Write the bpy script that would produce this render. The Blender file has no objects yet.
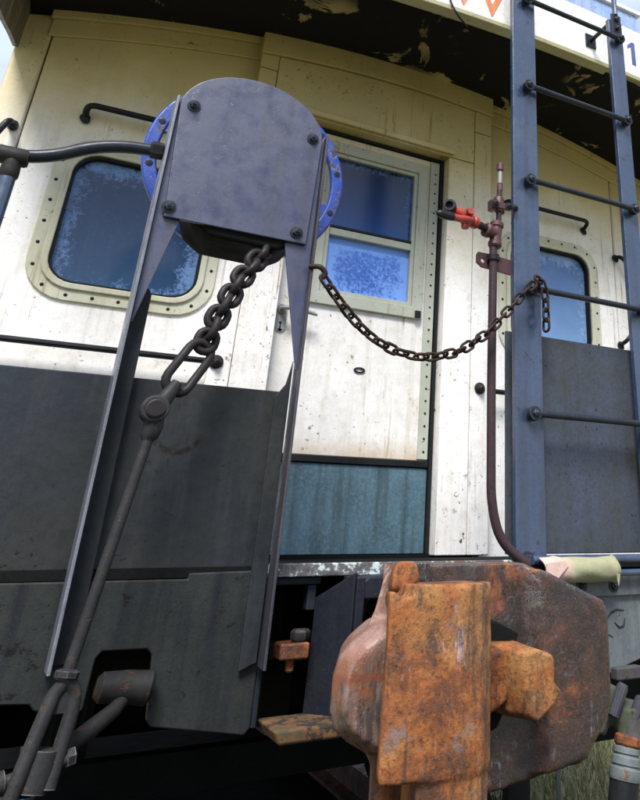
import bpy, bmesh, math, random
from mathutils import Vector, Matrix
random.seed(7)
SC = bpy.context.scene
COL = SC.collection
PI = math.pi

# ------------------------------------------------------------------ camera
cam_d = bpy.data.cameras.new('camera')
cam = bpy.data.objects.new('camera', cam_d)
COL.objects.link(cam)
RX = ((0.85749, 0.20854263, 0.47034122), (-0.51448627, 0.35438734, 0.78084153), (-0.00384423, -0.9115479, 0.41117593))
m4 = Matrix.Identity(4)
for i in range(3):
    m4[i][0] = RX[i][0]; m4[i][1] = -RX[i][1]; m4[i][2] = -RX[i][2]
m4.translation = Vector((0, -2.75, 1.22))
cam.matrix_world = m4
cam_d.sensor_fit = 'VERTICAL'
cam_d.sensor_height = 36
cam_d.sensor_width = 36
cam_d.lens = 705.93 / 800 * 36
cam_d.shift_x = (320 - 510) / 800
cam_d.shift_y = (225 - 400) / 800
cam_d.clip_start = 0.02
cam_d.clip_end = 3000
SC.camera = cam

# ------------------------------------------------------------------ light
SUN_EL, SUN_AZ = math.radians(54), math.radians(-150)      # azimuth from +Y, clockwise: behind the camera, to its left
w = bpy.data.worlds.new('World'); SC.world = w; w.use_nodes = True
nt = w.node_tree
bg = nt.nodes['Background']
sky = nt.nodes.new('ShaderNodeTexSky'); sky.sky_type = 'NISHITA'; sky.sun_disc = False
sky.sun_elevation = SUN_EL; sky.sun_rotation = SUN_AZ
sky.dust_density = 1.5; sky.air_density = 1.0; sky.ozone_density = 1.0
# bright broken cloud over the blue, all round
tc = nt.nodes.new('ShaderNodeTexCoord'); cn = nt.nodes.new('ShaderNodeTexNoise'); cn.inputs['Scale'].default_value = 2.2; cn.inputs['Detail'].default_value = 6
mp = nt.nodes.new('ShaderNodeMapping'); mp.inputs['Scale'].default_value = (1, 1, 2.0)
nt.links.new(tc.outputs['Generated'], mp.inputs[0]); nt.links.new(mp.outputs[0], cn.inputs['Vector'])
cr = nt.nodes.new('ShaderNodeMapRange'); cr.inputs[1].default_value = 0.20; cr.inputs[2].default_value = 0.44; nt.links.new(cn.outputs[0], cr.inputs[0])
cm = nt.nodes.new('ShaderNodeMix'); cm.data_type = 'RGBA'; cm.inputs[7].default_value = (4.4, 5.1, 6.7, 1)
nt.links.new(cr.outputs[0], cm.inputs[0]); nt.links.new(sky.outputs[0], cm.inputs[6]); nt.links.new(cm.outputs[2], bg.inputs[0])
bg.inputs[1].default_value = 0.08
sd = bpy.data.lights.new('sun', 'SUN'); sd.energy = 3.0; sd.angle = math.radians(22); sd.color = (1, 0.965, 0.93)
sun = bpy.data.objects.new('sun', sd); COL.objects.link(sun)
dv = Vector((math.sin(SUN_AZ) * math.cos(SUN_EL), math.cos(SUN_AZ) * math.cos(SUN_EL), math.sin(SUN_EL)))
sun.rotation_euler = dv.to_track_quat('Z', 'Y').to_euler()
vs = SC.view_settings
vs.view_transform = 'Standard'; vs.look = 'None'; vs.gamma = 1; vs.exposure = 1.2

# ------------------------------------------------------------------ material helpers
class NT:
    def __init__(s, name):
        s.m = bpy.data.materials.new(name); s.m.use_nodes = True
        s.t = s.m.node_tree; s.b = s.t.nodes['Principled BSDF']
        g = s.n('ShaderNodeNewGeometry'); s.pos = g.outputs['Position']
        sp = s.n('ShaderNodeSeparateXYZ'); s.l(s.pos, sp.inputs[0]); s.x, s.y, s.z = sp.outputs
        s.geo = g
    def n(s, k): return s.t.nodes.new(k)
    def l(s, a, b):
        if hasattr(a, 'is_output'): s.t.links.new(a, b)
        else:
            if b.type == 'RGBA' and len(a) == 3: a = (*a, 1)
            b.default_value = a
    def vec(s, sx, sy, sz):
        k = s.n('ShaderNodeMapping'); s.l(s.pos, k.inputs[0]); k.inputs['Scale'].default_value = (sx, sy, sz); return k.outputs[0]
    def noise(s, scale, detail=6, rough=0.6, v=None, dist=0):
        k = s.n('ShaderNodeTexNoise'); s.l(v or s.pos, k.inputs['Vector'])
        k.inputs['Scale'].default_value = scale; k.inputs['Detail'].default_value = detail
        k.inputs['Roughness'].default_value = rough; k.inputs['Distortion'].default_value = dist
        return k.outputs[0]
    def voro(s, scale, v=None):
        k = s.n('ShaderNodeTexVoronoi'); s.l(v or s.pos, k.inputs['Vector']); k.inputs['Scale'].default_value = scale
        return k.outputs['Distance']
    def mr(s, f, a, b, c=0, d=1):
        k = s.n('ShaderNodeMapRange'); s.l(f, k.inputs[0])
        for i, v in enumerate((a, b, c, d)): k.inputs[i + 1].default_value = v
        return k.outputs[0]
    def ma(s, op, a, b=0.0):
        k = s.n('ShaderNodeMath'); k.operation = op; s.l(a, k.inputs[0]); s.l(b, k.inputs[1]); return k.outputs[0]
    def mix(s, f, a, b):
        k = s.n('ShaderNodeMix'); k.data_type = 'RGBA'; s.l(f, k.inputs[0]); s.l(a, k.inputs[6]); s.l(b, k.inputs[7]); return k.outputs[2]
    def ramp(s, f, st):
        k = s.n('ShaderNodeValToRGB'); s.l(f, k.inputs[0]); e = k.color_ramp.elements
        while len(e) < len(st): e.new(0.5)
        for q, (p, c) in zip(e, st): q.position = p; q.color = (*c, 1)
        return k.outputs[0]
    def edge(s, r=0.004, lo=0.96, hi=0.7):
        k = s.n('ShaderNodeBevel'); k.samples = 4; k.inputs[0].default_value = r
        d = s.n('ShaderNodeVectorMath'); d.operation = 'DOT_PRODUCT'
        s.l(k.outputs[0], d.inputs[0]); s.l(s.geo.outputs['Normal'], d.inputs[1])
        return s.mr(d.outputs['Value'], lo, hi)
    def bump(s, h, strength=0.3, dist=0.004):
        k = s.n('ShaderNodeBump'); k.inputs['Strength'].default_value = strength; k.inputs['Distance'].default_value = dist
        s.l(h, k.inputs['Height']); s.l(k.outputs[0], s.b.inputs['Normal'])
    def out(s, col, rough=0.6, metal=0.0, spec=0.5):
        s.l(col, s.b.inputs['Base Color']); s.l(rough, s.b.inputs['Roughness']); s.l(metal, s.b.inputs['Metallic'])
        s.b.inputs['Specular IOR Level'].default_value = spec
        return s.m

def paint(name, c1, c2, chip=(0.05, 0.03, 0.02), chips=0.5, streak=(0.03, 0.03, 0.03), streaks=0.5, wear=None, rough=0.5, bump=0.25, spec=0.5, vs=4.0, cut=0.63):
    """weathered painted steel: two-tone base, vertical run marks, chips down to rust, worn edges"""
    k = NT(name)
    c = k.mix(k.mr(k.noise(vs, 7, 0.65), 0.35, 0.65), c1, c2)
    st = k.noise(1.0, 5, 0.6, k.vec(26, 26, 1.6))
    c = k.mix(k.ma('MULTIPLY', k.mr(st, 0.46, 0.68), streaks), c, streak)
    fine = k.noise(75, 4, 0.7)
    c = k.mix(k.ma('MULTIPLY', k.mr(fine, 0.45, 0.75), 0.45), c, [v * 0.45 for v in c1])
    c = k.mix(k.ma('MULTIPLY', k.mr(k.noise(260, 3, 0.6), 0.56, 0.66), 0.45), c, [v * 0.35 for v in c1])
    c = k.mix(k.ma('MULTIPLY', k.mr(k.noise(190, 3, 0.6), 0.60, 0.70), 0.30), c, [min(1, v * 1.9) for v in c2])
    sp = k.ma('MULTIPLY', k.mr(k.noise(70, 4, 0.6), 0.64, 0.69), k.mr(k.noise(5, 4), 0.48, 0.60))
    ch = k.ma('MULTIPLY', k.ma('MAXIMUM', k.mr(k.noise(24, 8, 0.7), cut, cut + 0.05), sp), chips)
    c = k.mix(ch, c, chip)
    if wear:
        e = k.ma('MULTIPLY', k.edge(), k.mr(k.noise(40, 5, 0.7), 0.35, 0.6))
        c = k.mix(e, c, wear)
    h = k.ma('SUBTRACT', k.ma('ADD', k.ma('MULTIPLY', fine, 0.25), k.ma('ADD', k.ma('MULTIPLY', k.noise(14, 6, 0.6), 0.6), k.ma('MULTIPLY', k.noise(3.5, 3), 2.2))), k.ma('MULTIPLY', ch, 0.6))
    k.bump(h, bump, 0.004)
    r = k.mr(k.noise(18, 6, 0.6), 0.3, 0.7, max(0.1, rough - 0.15), min(1, rough + 0.2))
    k.b.inputs['Specular IOR Level'].default_value = spec
    dark = max(c1) < 0.06
    return k.out(c, r, 0.0, spec * (0.35 if dark else 1))

def rustcol(k, bias, dark, mid, hot, yel, run=0.75, dk=0.6, glint=0.75):
    n1 = k.noise(6, 10, 0.70, None, 0.5)
    c = k.ramp(k.ma('ADD', n1, bias), [(0.30, dark), (0.42, mid), (0.50, hot), (0.60, yel), (0.72, mid)])
    s = k.noise(1.0, 7, 0.7, k.vec(28, 28, 3.2))
    c = k.mix(k.ma('MULTIPLY', k.mr(s, 0.50, 0.66), run), c, dark)
    p = k.noise(24, 10, 0.74, k.vec(1, 1, 0.5), 0.5)
    c = k.mix(k.ma('MULTIPLY', k.mr(p, 0.53, 0.62), dk), c, [v * 1.3 for v in dark])
    f = k.noise(130, 5, 0.8)
    c = k.mix(k.ma('MULTIPLY', k.mr(f, 0.50, 0.64), 0.75), c, [v * 0.25 for v in mid])
    g = k.noise(240, 3, 0.6)
    c = k.mix(k.ma('MULTIPLY', k.mr(g, 0.57, 0.70), 0.22), c, [min(1, v * 1.7) for v in yel])
    # pale blue-grey runs painted in as wet glints
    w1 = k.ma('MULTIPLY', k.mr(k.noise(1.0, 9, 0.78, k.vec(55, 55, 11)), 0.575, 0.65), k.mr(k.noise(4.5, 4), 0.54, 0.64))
    c = k.mix(k.ma('MULTIPLY', w1, glint), c, (0.30, 0.34, 0.44))
    return c, n1, p, f
def rust(name, dark=(0.022, 0.011, 0.007), mid=(0.095, 0.028, 0.009), hot=(0.23, 0.066, 0.013), yel=(0.26, 0.10, 0.024), grey=(0.15, 0.13, 0.14), bias=0.0, rough=0.85, worn=0.6, run=0.75, dk=0.55):
    k = NT(name)
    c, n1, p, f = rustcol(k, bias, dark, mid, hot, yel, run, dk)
    c = k.mix(k.ma('MULTIPLY', k.mr(k.noise(12, 9, 0.74), 0.60, 0.68), worn), c, grey)
    e = k.ma('MULTIPLY', k.edge(0.008, 0.97, 0.75), k.mr(k.noise(30, 5, 0.7), 0.35, 0.65))
    c = k.mix(k.ma('MULTIPLY', e, 0.5), c, [min(1, v * 1.4) for v in hot])
    h = k.ma('SUBTRACT', k.ma('MULTIPLY', k.noise(45, 10, 0.75), 0.8), k.ma('MULTIPLY', k.mr(p, 0.5, 0.62), 0.25))
    k.bump(h, 0.8, 0.006)
    r = k.mr(p, 0.45, 0.62, rough, rough - 0.35)
    return k.out(c, r, 0.0, 0.5)

# cream paint of the car body; yellower, then darker, towards the roof
def cream(name, top_tone=1.0, c1=(0.86, 0.85, 0.83), c2=(0.74, 0.72, 0.68), yellow=(0.44, 0.35, 0.115), splash=False):
    k = NT(name)
    big = k.noise(2.2, 8, 0.66)
    c = k.mix(k.mr(big, 0.38, 0.66), c1, c2)
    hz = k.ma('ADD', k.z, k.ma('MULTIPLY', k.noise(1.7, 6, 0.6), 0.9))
    c = k.mix(k.ma('MULTIPLY', k.mr(hz, 2.72, 3.40), 0.95 * top_tone), c, yellow)
    c = k.mix(k.ma('MULTIPLY', k.mr(hz, 3.30, 3.85), 0.6 * top_tone), c, (0.12, 0.10, 0.045))
    st = k.noise(1.0, 7, 0.68, k.vec(20, 20, 1.1))
    c = k.mix(k.ma('MULTIPLY', k.mr(st, 0.52, 0.76), 0.45), c, (0.36, 0.30, 0.17))
    mott = k.noise(16, 9, 0.75)
    c = k.mix(k.ma('MULTIPLY', k.mr(mott, 0.50, 0.70), 0.35), c, (0.40, 0.33, 0.20))
    fine = k.noise(110, 6, 0.8)
    c = k.mix(k.ma('MULTIPLY', k.mr(fine, 0.50, 0.70), 0.30), c, (0.30, 0.26, 0.19))
    rn = k.noise(1.0, 7, 0.7, k.vec(38, 38, 1.8))
    c = k.mix(k.ma('MULTIPLY', k.ma('MULTIPLY', k.mr(rn, 0.57, 0.66), k.mr(k.noise(2.4, 4), 0.46, 0.58)), 0.8), c, (0.22, 0.12, 0.045))
    blot = k.mr(k.noise(7, 9, 0.74), 0.63, 0.70)
    c = k.mix(k.ma('MULTIPLY', blot, 0.65), c, (0.27, 0.13, 0.045))
    clus = k.mr(k.noise(3.2, 5, 0.65), 0.48, 0.60)
    d = k.ma('MULTIPLY', k.mr(k.noise(58, 3, 0.55), 0.645, 0.685), k.mr(clus, 0, 1, 0.14, 1.0))
    d = k.ma('MAXIMUM', d, k.ma('MULTIPLY', k.mr(k.noise(27, 6, 0.6), 0.665, 0.70), clus))
    c = k.mix(k.ma('MULTIPLY', d, 0.92), c, (0.050, 0.025, 0.012))
    e = k.ma('MULTIPLY', k.edge(0.006), k.mr(k.noise(26, 6, 0.7), 0.40, 0.58))
    c = k.mix(k.ma('MULTIPLY', e, 0.8), c, (0.08, 0.055, 0.03))
    if splash:
        sz = k.ma('SUBTRACT', k.z, k.ma('MULTIPLY', k.noise(7, 7, 0.7), 0.16))
        c = k.mix(k.ma('MULTIPLY', k.mr(sz, 1.53, 1.43), 0.6), c, (0.36, 0.22, 0.07))
        dr = k.noise(1.0, 5, 0.6, k.vec(17, 17, 0.5))
        c = k.mix(k.ma('MULTIPLY', k.ma('MULTIPLY', k.mr(dr, 0.635, 0.665), k.ma('MULTIPLY', k.mr(k.z, 1.84, 1.74), k.mr(k.z, 1.58, 1.66))), 0.5), c, (0.86, 0.88, 0.90))
    h = k.ma('SUBTRACT', k.ma('ADD', k.ma('MULTIPLY', fine, 0.15), k.ma('MULTIPLY', k.noise(4, 3), 2.2)), k.ma('MULTIPLY', d, 0.6))
    k.bump(h, 0.35, 0.006)
    return k.out(c, k.mr(fine, 0.3, 0.7, 0.35, 0.6), 0, 0.5)

M = {}
M['cream'] = cream('cream_paint')
M['cream_flange'] = cream('cream_flange_paint', 0.7, (0.58, 0.58, 0.47), (0.40, 0.39, 0.26), (0.34, 0.31, 0.12))
M['cream_door'] = cream('cream_door_paint', 0.8, (0.78, 0.77, 0.75), (0.64, 0.63, 0.58), splash=True)
M['white'] = paint('white_fascia_paint', (0.78, 0.78, 0.76), (0.70, 0.70, 0.68), (0.35, 0.15, 0.05), 0.4, (0.5, 0.42, 0.28), 0.35, (0.30, 0.22, 0.10), 0.5)
M['panel'] = paint('charcoal_panel_paint', (0.0160, 0.0185, 0.0200), (0.0220, 0.0250, 0.0230), (0.012, 0.012, 0.022), 0.8, (0.022, 0.022, 0.020), 0.5, (0.09, 0.10, 0.10), 0.55, 0.2)
M['panel_scuffed'] = paint('scuffed_panel_paint', (0.046, 0.050, 0.050), (0.052, 0.066, 0.100), (0.006, 0.006, 0.012), 0.95, (0.036, 0.040, 0.040), 0.5, (0.1, 0.11, 0.12), 0.5, 0.3, vs=5.0)
M['skirt'] = paint('grimy_skirt_paint', (0.018, 0.0215, 0.021), (0.028, 0.031, 0.029), (0.006, 0.006, 0.008), 0.95, (0.009, 0.010, 0.016), 0.85, (0.07, 0.075, 0.065), 0.6, 0.4, cut=0.60)
M['skirt_pale'] = paint('pale_grey_green_skirt_paint', (0.085, 0.105, 0.12), (0.11, 0.125, 0.125), (0.010, 0.010, 0.012), 0.9, (0.05, 0.06, 0.08), 0.7, (0.16, 0.17, 0.16), 0.6, 0.4, cut=0.66)
M['blue_plate'] = paint('blue_grey_plate_paint', (0.027, 0.033, 0.076), (0.038, 0.045, 0.090), (0.010, 0.010, 0.022), 0.95, (0.018, 0.018, 0.026), 0.55, (0.16, 0.21, 0.36), 0.42, 0.22, 0.7, cut=0.62)
M['blue'] = paint('blue_steel_paint', (0.022, 0.040, 0.084), (0.034, 0.056, 0.108), (0.008, 0.008, 0.014), 0.95, (0.018, 0.020, 0.03), 0.55, (0.24, 0.34, 0.50), 0.30, 0.25, 0.9, cut=0.61)
M['wheel_blue'] = paint('bright_blue_wheel_paint', (0.011, 0.040, 0.25), (0.020, 0.066, 0.35), (0.025, 0.018, 0.02), 0.95, (0.012, 0.018, 0.07), 0.75, (0.30, 0.38, 0.55), 0.38, 0.35, cut=0.55)
M['leg'] = paint('worn_lit_leg_steel', (0.11, 0.12, 0.15), (0.16, 0.17, 0.21), (0.03, 0.025, 0.03), 0.9, (0.05, 0.05, 0.06), 0.7, (0.55, 0.55, 0.58), 0.34, 0.2, 0.8, cut=0.62)  # worn steel, kept paler to carry the sky light on the left leg
M['leg_dark'] = paint('brown_black_leg_steel', (0.035, 0.036, 0.048), (0.055, 0.052, 0.060), (0.05, 0.025, 0.015), 0.8, (0.02, 0.018, 0.018), 0.5, (0.20, 0.17, 0.16), 0.45, 0.25, 0.8)
M['black'] = paint('black_iron_paint', (0.0084, 0.0091, 0.0112), (0.0154, 0.0161, 0.0182), (0.06, 0.035, 0.02), 0.35, (0.01, 0.01, 0.01), 0.3, (0.07, 0.075, 0.085), 0.42, 0.25)
M['bar'] = paint('dark_steel_paint', (0.0144, 0.0187, 0.0259), (0.0230, 0.0288, 0.0396), (0.05, 0.03, 0.02), 0.4, (0.012, 0.012, 0.016), 0.3, (0.12, 0.14, 0.18), 0.27, 0.2)
M['under'] = paint('sooty_underframe_steel', (0.0060, 0.0066, 0.0066), (0.0090, 0.0096, 0.0090), (0.02, 0.013, 0.008), 0.4, (0.006, 0.006, 0.006), 0.3, None, 0.85, 0.3, 0.2)
M['carrier'] = paint('pitted_blue_black_steel', (0.0074, 0.0091, 0.0159), (0.0117, 0.0131, 0.0201), (0.05, 0.022, 0.012), 0.9, (0.018, 0.018, 0.022), 0.5, (0.20, 0.10, 0.05), 0.55, 0.6, cut=0.62)
M['carrier_foot'] = paint('rusty_tan_mossy_steel', (0.15, 0.058, 0.017), (0.040, 0.036, 0.015), (0.010, 0.008, 0.008), 0.95, (0.030, 0.042, 0.008), 0.6, (0.30, 0.12, 0.03), 0.8, 0.7, vs=30, cut=0.52)
M['chain'] = paint('dark_chain_steel', (0.0126, 0.0113, 0.0126), (0.0231, 0.0202, 0.0210), (0.09, 0.035, 0.015), 0.7, (0.015, 0.013, 0.013), 0.4, (0.17, 0.13, 0.11), 0.5, 0.4)
M['rusty_chain'] = paint('rusty_chain_iron', (0.0193, 0.0110, 0.0088), (0.0330, 0.0165, 0.0110), (0.10, 0.04, 0.015), 0.6, (0.015, 0.012, 0.012), 0.4, (0.15, 0.08, 0.05), 0.6, 0.4)
M['rod'] = paint('grey_rod_steel', (0.0189, 0.0194, 0.0211), (0.0270, 0.0270, 0.0284), (0.06, 0.035, 0.022), 0.9, (0.03, 0.027, 0.025), 0.5, (0.22, 0.22, 0.23), 0.55, 0.4, cut=0.60)
M['rod_dark'] = paint('grimy_rod_steel', (0.0147, 0.0147, 0.0155), (0.0202, 0.0191, 0.0184), (0.055, 0.024, 0.012), 0.9, (0.02, 0.018, 0.017), 0.5, (0.12, 0.12, 0.12), 0.6, 0.5, cut=0.56)
M['rust'] = rust('orange_rust')
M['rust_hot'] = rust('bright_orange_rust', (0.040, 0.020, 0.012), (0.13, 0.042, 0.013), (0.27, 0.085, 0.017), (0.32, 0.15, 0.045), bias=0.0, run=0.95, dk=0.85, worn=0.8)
M['rust_dark'] = rust('dark_brown_rust', bias=-0.09, rough=0.7)
M['rust_wet'] = rust('wet_brown_rust', bias=-0.07, rough=0.5, dk=0.9)
M['mossy'] = paint('mossy_casting', (0.050, 0.046, 0.052), (0.070, 0.064, 0.068), (0.03, 0.02, 0.015), 0.8, (0.050, 0.075, 0.016), 0.6, (0.16, 0.15, 0.16), 0.6, 0.6)
M['pipe'] = paint('purple_brown_pipe_paint', (0.0370, 0.0218, 0.0252), (0.0470, 0.0286, 0.0319), (0.025, 0.018, 0.018), 0.9, (0.04, 0.03, 0.035), 0.5, (0.2, 0.14, 0.15), 0.5, 0.3, cut=0.58)
M['red'] = paint('faded_red_valve_paint', (0.40, 0.026, 0.012), (0.28, 0.040, 0.020), (0.05, 0.018, 0.012), 0.95, (0.09, 0.012, 0.008), 0.75, (0.42, 0.16, 0.10), 0.5, 0.5, cut=0.56)
M['red_brown'] = paint('red_brown_fitting', (0.0800, 0.0200, 0.0200), (0.0520, 0.0160, 0.0180), (0.03, 0.015, 0.015), 0.8, (0.04, 0.02, 0.02), 0.5, (0.3, 0.12, 0.1), 0.5, 0.35)
M['silver'] = paint('galvanised_collar', (0.12, 0.145, 0.15), (0.08, 0.10, 0.105), (0.10, 0.05, 0.025), 0.9, (0.09, 0.085, 0.07), 0.7, (0.40, 0.42, 0.42), 0.4, 0.4, cut=0.56)
M['rubber'] = paint('black_rubber', (0.0070, 0.0084, 0.0091), (0.0112, 0.0133, 0.0147), (0.03, 0.03, 0.03), 0.3, (0.02, 0.02, 0.02), 0.3, None, 0.55, 0.3)
M['nickel'] = paint('tarnished_nickel', (0.36, 0.37, 0.38), (0.24, 0.25, 0.26), (0.06, 0.05, 0.04), 0.6, (0.15, 0.13, 0.1), 0.4, None, 0.35, 0.2)
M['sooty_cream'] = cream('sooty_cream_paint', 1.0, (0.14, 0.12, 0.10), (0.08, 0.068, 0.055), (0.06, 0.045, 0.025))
M['sash'] = cream('grey_green_sash_paint', 0.5, (0.42, 0.45, 0.38), (0.30, 0.33, 0.27), (0.20, 0.19, 0.07))
M['letter_red'] = paint('orange_lettering_paint', (0.62, 0.13, 0.03), (0.60, 0.20, 0.08), (0.7, 0.6, 0.5), 0.5, (0.7, 0.5, 0.4), 0.5, None, 0.6, 0.1)
M['letter_blue'] = paint('blue_numeral_paint', (0.06, 0.08, 0.22), (0.09, 0.11, 0.26), (0.5, 0.5, 0.5), 0.3, (0.1, 0.1, 0.2), 0.3, None, 0.6, 0.1)
M['cupola'] = paint('chalky_blue_paint', (0.22, 0.32, 0.55), (0.32, 0.42, 0.62), (0.30, 0.10, 0.05), 0.9, (0.12, 0.18, 0.38), 0.6, None, 0.6, 0.3, cut=0.6)
M['dirt'] = paint('sooty_ballast', (0.018, 0.017, 0.015), (0.030, 0.028, 0.024), (0.01, 0.01, 0.01), 0.5, (0.01, 0.01, 0.01), 0.2, None, 0.95, 0.8, 0.1)

def pane_glass(name, top, bot, dustc, amount, smear=0.0):
    k = NT(name)
    tc = k.n('ShaderNodeTexCoord'); sp = k.n('ShaderNodeSeparateXYZ'); k.l(tc.outputs['Generated'], sp.inputs[0])
    ex = k.ma('MULTIPLY', k.ma('ABSOLUTE', k.ma('SUBTRACT', sp.outputs[0], 0.5)), 2.0)
    ez = k.ma('MULTIPLY', k.ma('ABSOLUTE', k.ma('SUBTRACT', sp.outputs[2], 0.45)), 1.9)
    n = k.noise(6, 6, 0.65); f = k.noise(70, 10, 0.85)
    rim = k.mr(k.ma('ADD', k.ma('MAXIMUM', ex, ez), k.ma('MULTIPLY', k.ma('SUBTRACT', n, 0.5), 0.5)), 0.62, 1.0)
    lvl = k.ma('ADD', k.ma('MULTIPLY', rim, 0.22), k.ma('MULTIPLY', n, smear))
    d = k.ma('MULTIPLY', k.mr(k.ma('ADD', f, lvl), 0.62, 0.72), amount)
    c = k.mix(k.mr(k.ma('ADD', sp.outputs[2], k.ma('MULTIPLY', k.ma('SUBTRACT', n, 0.5), 0.6)), 0.1, 0.9), bot, top)  # blue tint graded by height, painted in for the reflected sky
    c = k.mix(d, c, dustc)
    s_ = k.noise(1.0, 6, 0.65, k.vec(30, 30, 2.0)); c = k.mix(k.ma('MULTIPLY', k.mr(s_, 0.52, 0.75), 0.07), c, dustc)
    return k.out(c, k.mr(d, 0, 1, 0.16, 0.7), 0, 0.5)
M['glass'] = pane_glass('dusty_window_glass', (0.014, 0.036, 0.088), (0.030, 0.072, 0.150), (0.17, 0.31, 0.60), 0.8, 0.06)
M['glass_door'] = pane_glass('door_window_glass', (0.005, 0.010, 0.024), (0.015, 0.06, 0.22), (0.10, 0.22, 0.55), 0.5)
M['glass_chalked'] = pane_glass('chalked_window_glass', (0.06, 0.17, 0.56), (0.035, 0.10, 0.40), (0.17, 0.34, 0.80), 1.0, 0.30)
M['glass_sky_tint'] = pane_glass('sky_tint_window_glass', (0.040, 0.10, 0.26), (0.16, 0.30, 0.54), (0.32, 0.48, 0.74), 0.6, 0.05)  # pale blue in the colour stands for sky reflected in the right window

def teal():
    k = NT('teal_kick_plate_paint')
    n = k.noise(5, 8, 0.7)
    c = k.mix(k.mr(n, 0.35, 0.65), (0.065, 0.125, 0.165), (0.030, 0.065, 0.085))
    f = k.noise(80, 6, 0.8)
    c = k.mix(k.ma('MULTIPLY', k.mr(f, 0.45, 0.7), 0.7), c, (0.15, 0.25, 0.31))
    s = k.noise(1.0, 6, 0.65, k.vec(22, 22, 1.2))
    c = k.mix(k.ma('MULTIPLY', k.mr(s, 0.47, 0.68), 0.75), c, (0.016, 0.030, 0.028))
    k.bump(f, 0.3, 0.003)
    return k.out(c, 0.5, 0, 0.5)
M['teal'] = teal()

def soffit():
    k = NT('sooty_peeling_soffit')
    n = k.noise(4.5, 9, 0.62, None, 0.8)
    near = k.mr(k.noise(1.6, 3), 0.46, 0.60)
    p = k.ma('MULTIPLY', k.mr(n, 0.56, 0.575), k.ma('MAXIMUM', near, k.mr(k.y, -0.10, -0.03)))
    c = k.mix(k.noise(30, 5), (0.004, 0.004, 0.004), (0.009, 0.008, 0.007))
    c = k.mix(p, c, k.mix(k.noise(12, 4), (0.42, 0.36, 0.20), (0.26, 0.18, 0.07)))
    k.bump(p, 0.6, 0.004)
    return k.out(c, 0.9, 0, 0.2)
M['soffit'] = soffit()

def sillpaint():
    k = NT('worn_sill_paint')
    n = k.noise(26, 8, 0.7)
    c = k.ramp(n, [(0.34, (0.018, 0.018, 0.020)), (0.44, (0.06, 0.06, 0.065)), (0.52, (0.10, 0.09, 0.09)), (0.56, (0.42, 0.50, 0.50))])
    c = k.mix(k.mr(k.noise(9, 6), 0.58, 0.64), c, (0.09, 0.05, 0.035))
    k.bump(n, 0.8, 0.004)
    return k.out(c, 0.65)
M['sill'] = sillpaint()

def canvas():
    k = NT('pink_and_moss_canvas')
    n = k.noise(9, 6, 0.6)
    g = k.ma('ADD', k.mr(k.x, 1.29, 1.36), k.ma('MULTIPLY', k.ma('SUBTRACT', n, 0.5), 0.9))
    c = k.mix(k.mr(g, 0.2, 0.8), (0.50, 0.35, 0.30), (0.26, 0.265, 0.16))
    c = k.mix(k.ma('MULTIPLY', k.mr(k.noise(30, 6, 0.7), 0.5, 0.72), 0.5), c, (0.20, 0.17, 0.09))
    k.bump(k.noise(40, 5), 0.4, 0.004)
    return k.out(c, 0.85, 0, 0.3)
M['canvas'] = canvas()

def worn_side():
    """coupler body: worn pinkish grey iron on the guard side, heavy brown rust over the face"""
    k = NT('coupler_cast_iron')
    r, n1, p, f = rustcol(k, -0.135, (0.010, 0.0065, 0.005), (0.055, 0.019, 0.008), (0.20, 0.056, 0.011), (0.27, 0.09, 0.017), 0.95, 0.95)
    r = k.mix(k.ma('MULTIPLY', k.mr(k.noise(12, 9, 0.76), 0.60, 0.67), 0.6), r, (0.17, 0.18, 0.23))
    v = k.noise(1.0, 8, 0.75, k.vec(60, 60, 12))
    g = k.mix(k.mr(v, 0.42, 0.58), (0.17, 0.105, 0.082), (0.035, 0.026, 0.023))
    g = k.mix(k.mr(k.noise(14, 9, 0.74), 0.50, 0.60), g, (0.15, 0.048, 0.014))
    g = k.mix(k.ma('MULTIPLY', k.mr(k.ma('ADD', k.z, k.ma('MULTIPLY', n1, 0.05)), 1.075, 1.10), 0.5), g, (0.30, 0.155, 0.115))
    g = k.mix(k.ma('MULTIPLY', k.mr(k.ma('ABSOLUTE', k.ma('SUBTRACT', k.ma('ADD', k.z, k.ma('MULTIPLY', n1, 0.01)), 1.035)), 0.008, 0.003), 0.9), g, (0.13, 0.035, 0.010))
    side = k.mr(k.ma('ADD', k.x, k.ma('MULTIPLY', k.ma('SUBTRACT', n1, 0.5), 0.06)), 0.535, 0.512)
    c = k.mix(side, r, g)
    e = k.ma('MULTIPLY', k.edge(0.008, 0.97, 0.75), k.mr(k.noise(30, 5, 0.7), 0.35, 0.65))
    c = k.mix(k.ma('MULTIPLY', e, 0.6), c, (0.45, 0.20, 0.09))
    h = k.ma('SUBTRACT', k.ma('MULTIPLY', k.noise(45, 10, 0.72), 0.7), k.ma('MULTIPLY', k.mr(p, 0.5, 0.62), 0.3))
    k.bump(h, 0.6, 0.005)
    return k.out(c, k.mr(p, 0.42, 0.58, 0.55, 0.22), 0, 0.8)
M['coupler'] = worn_side()

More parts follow.
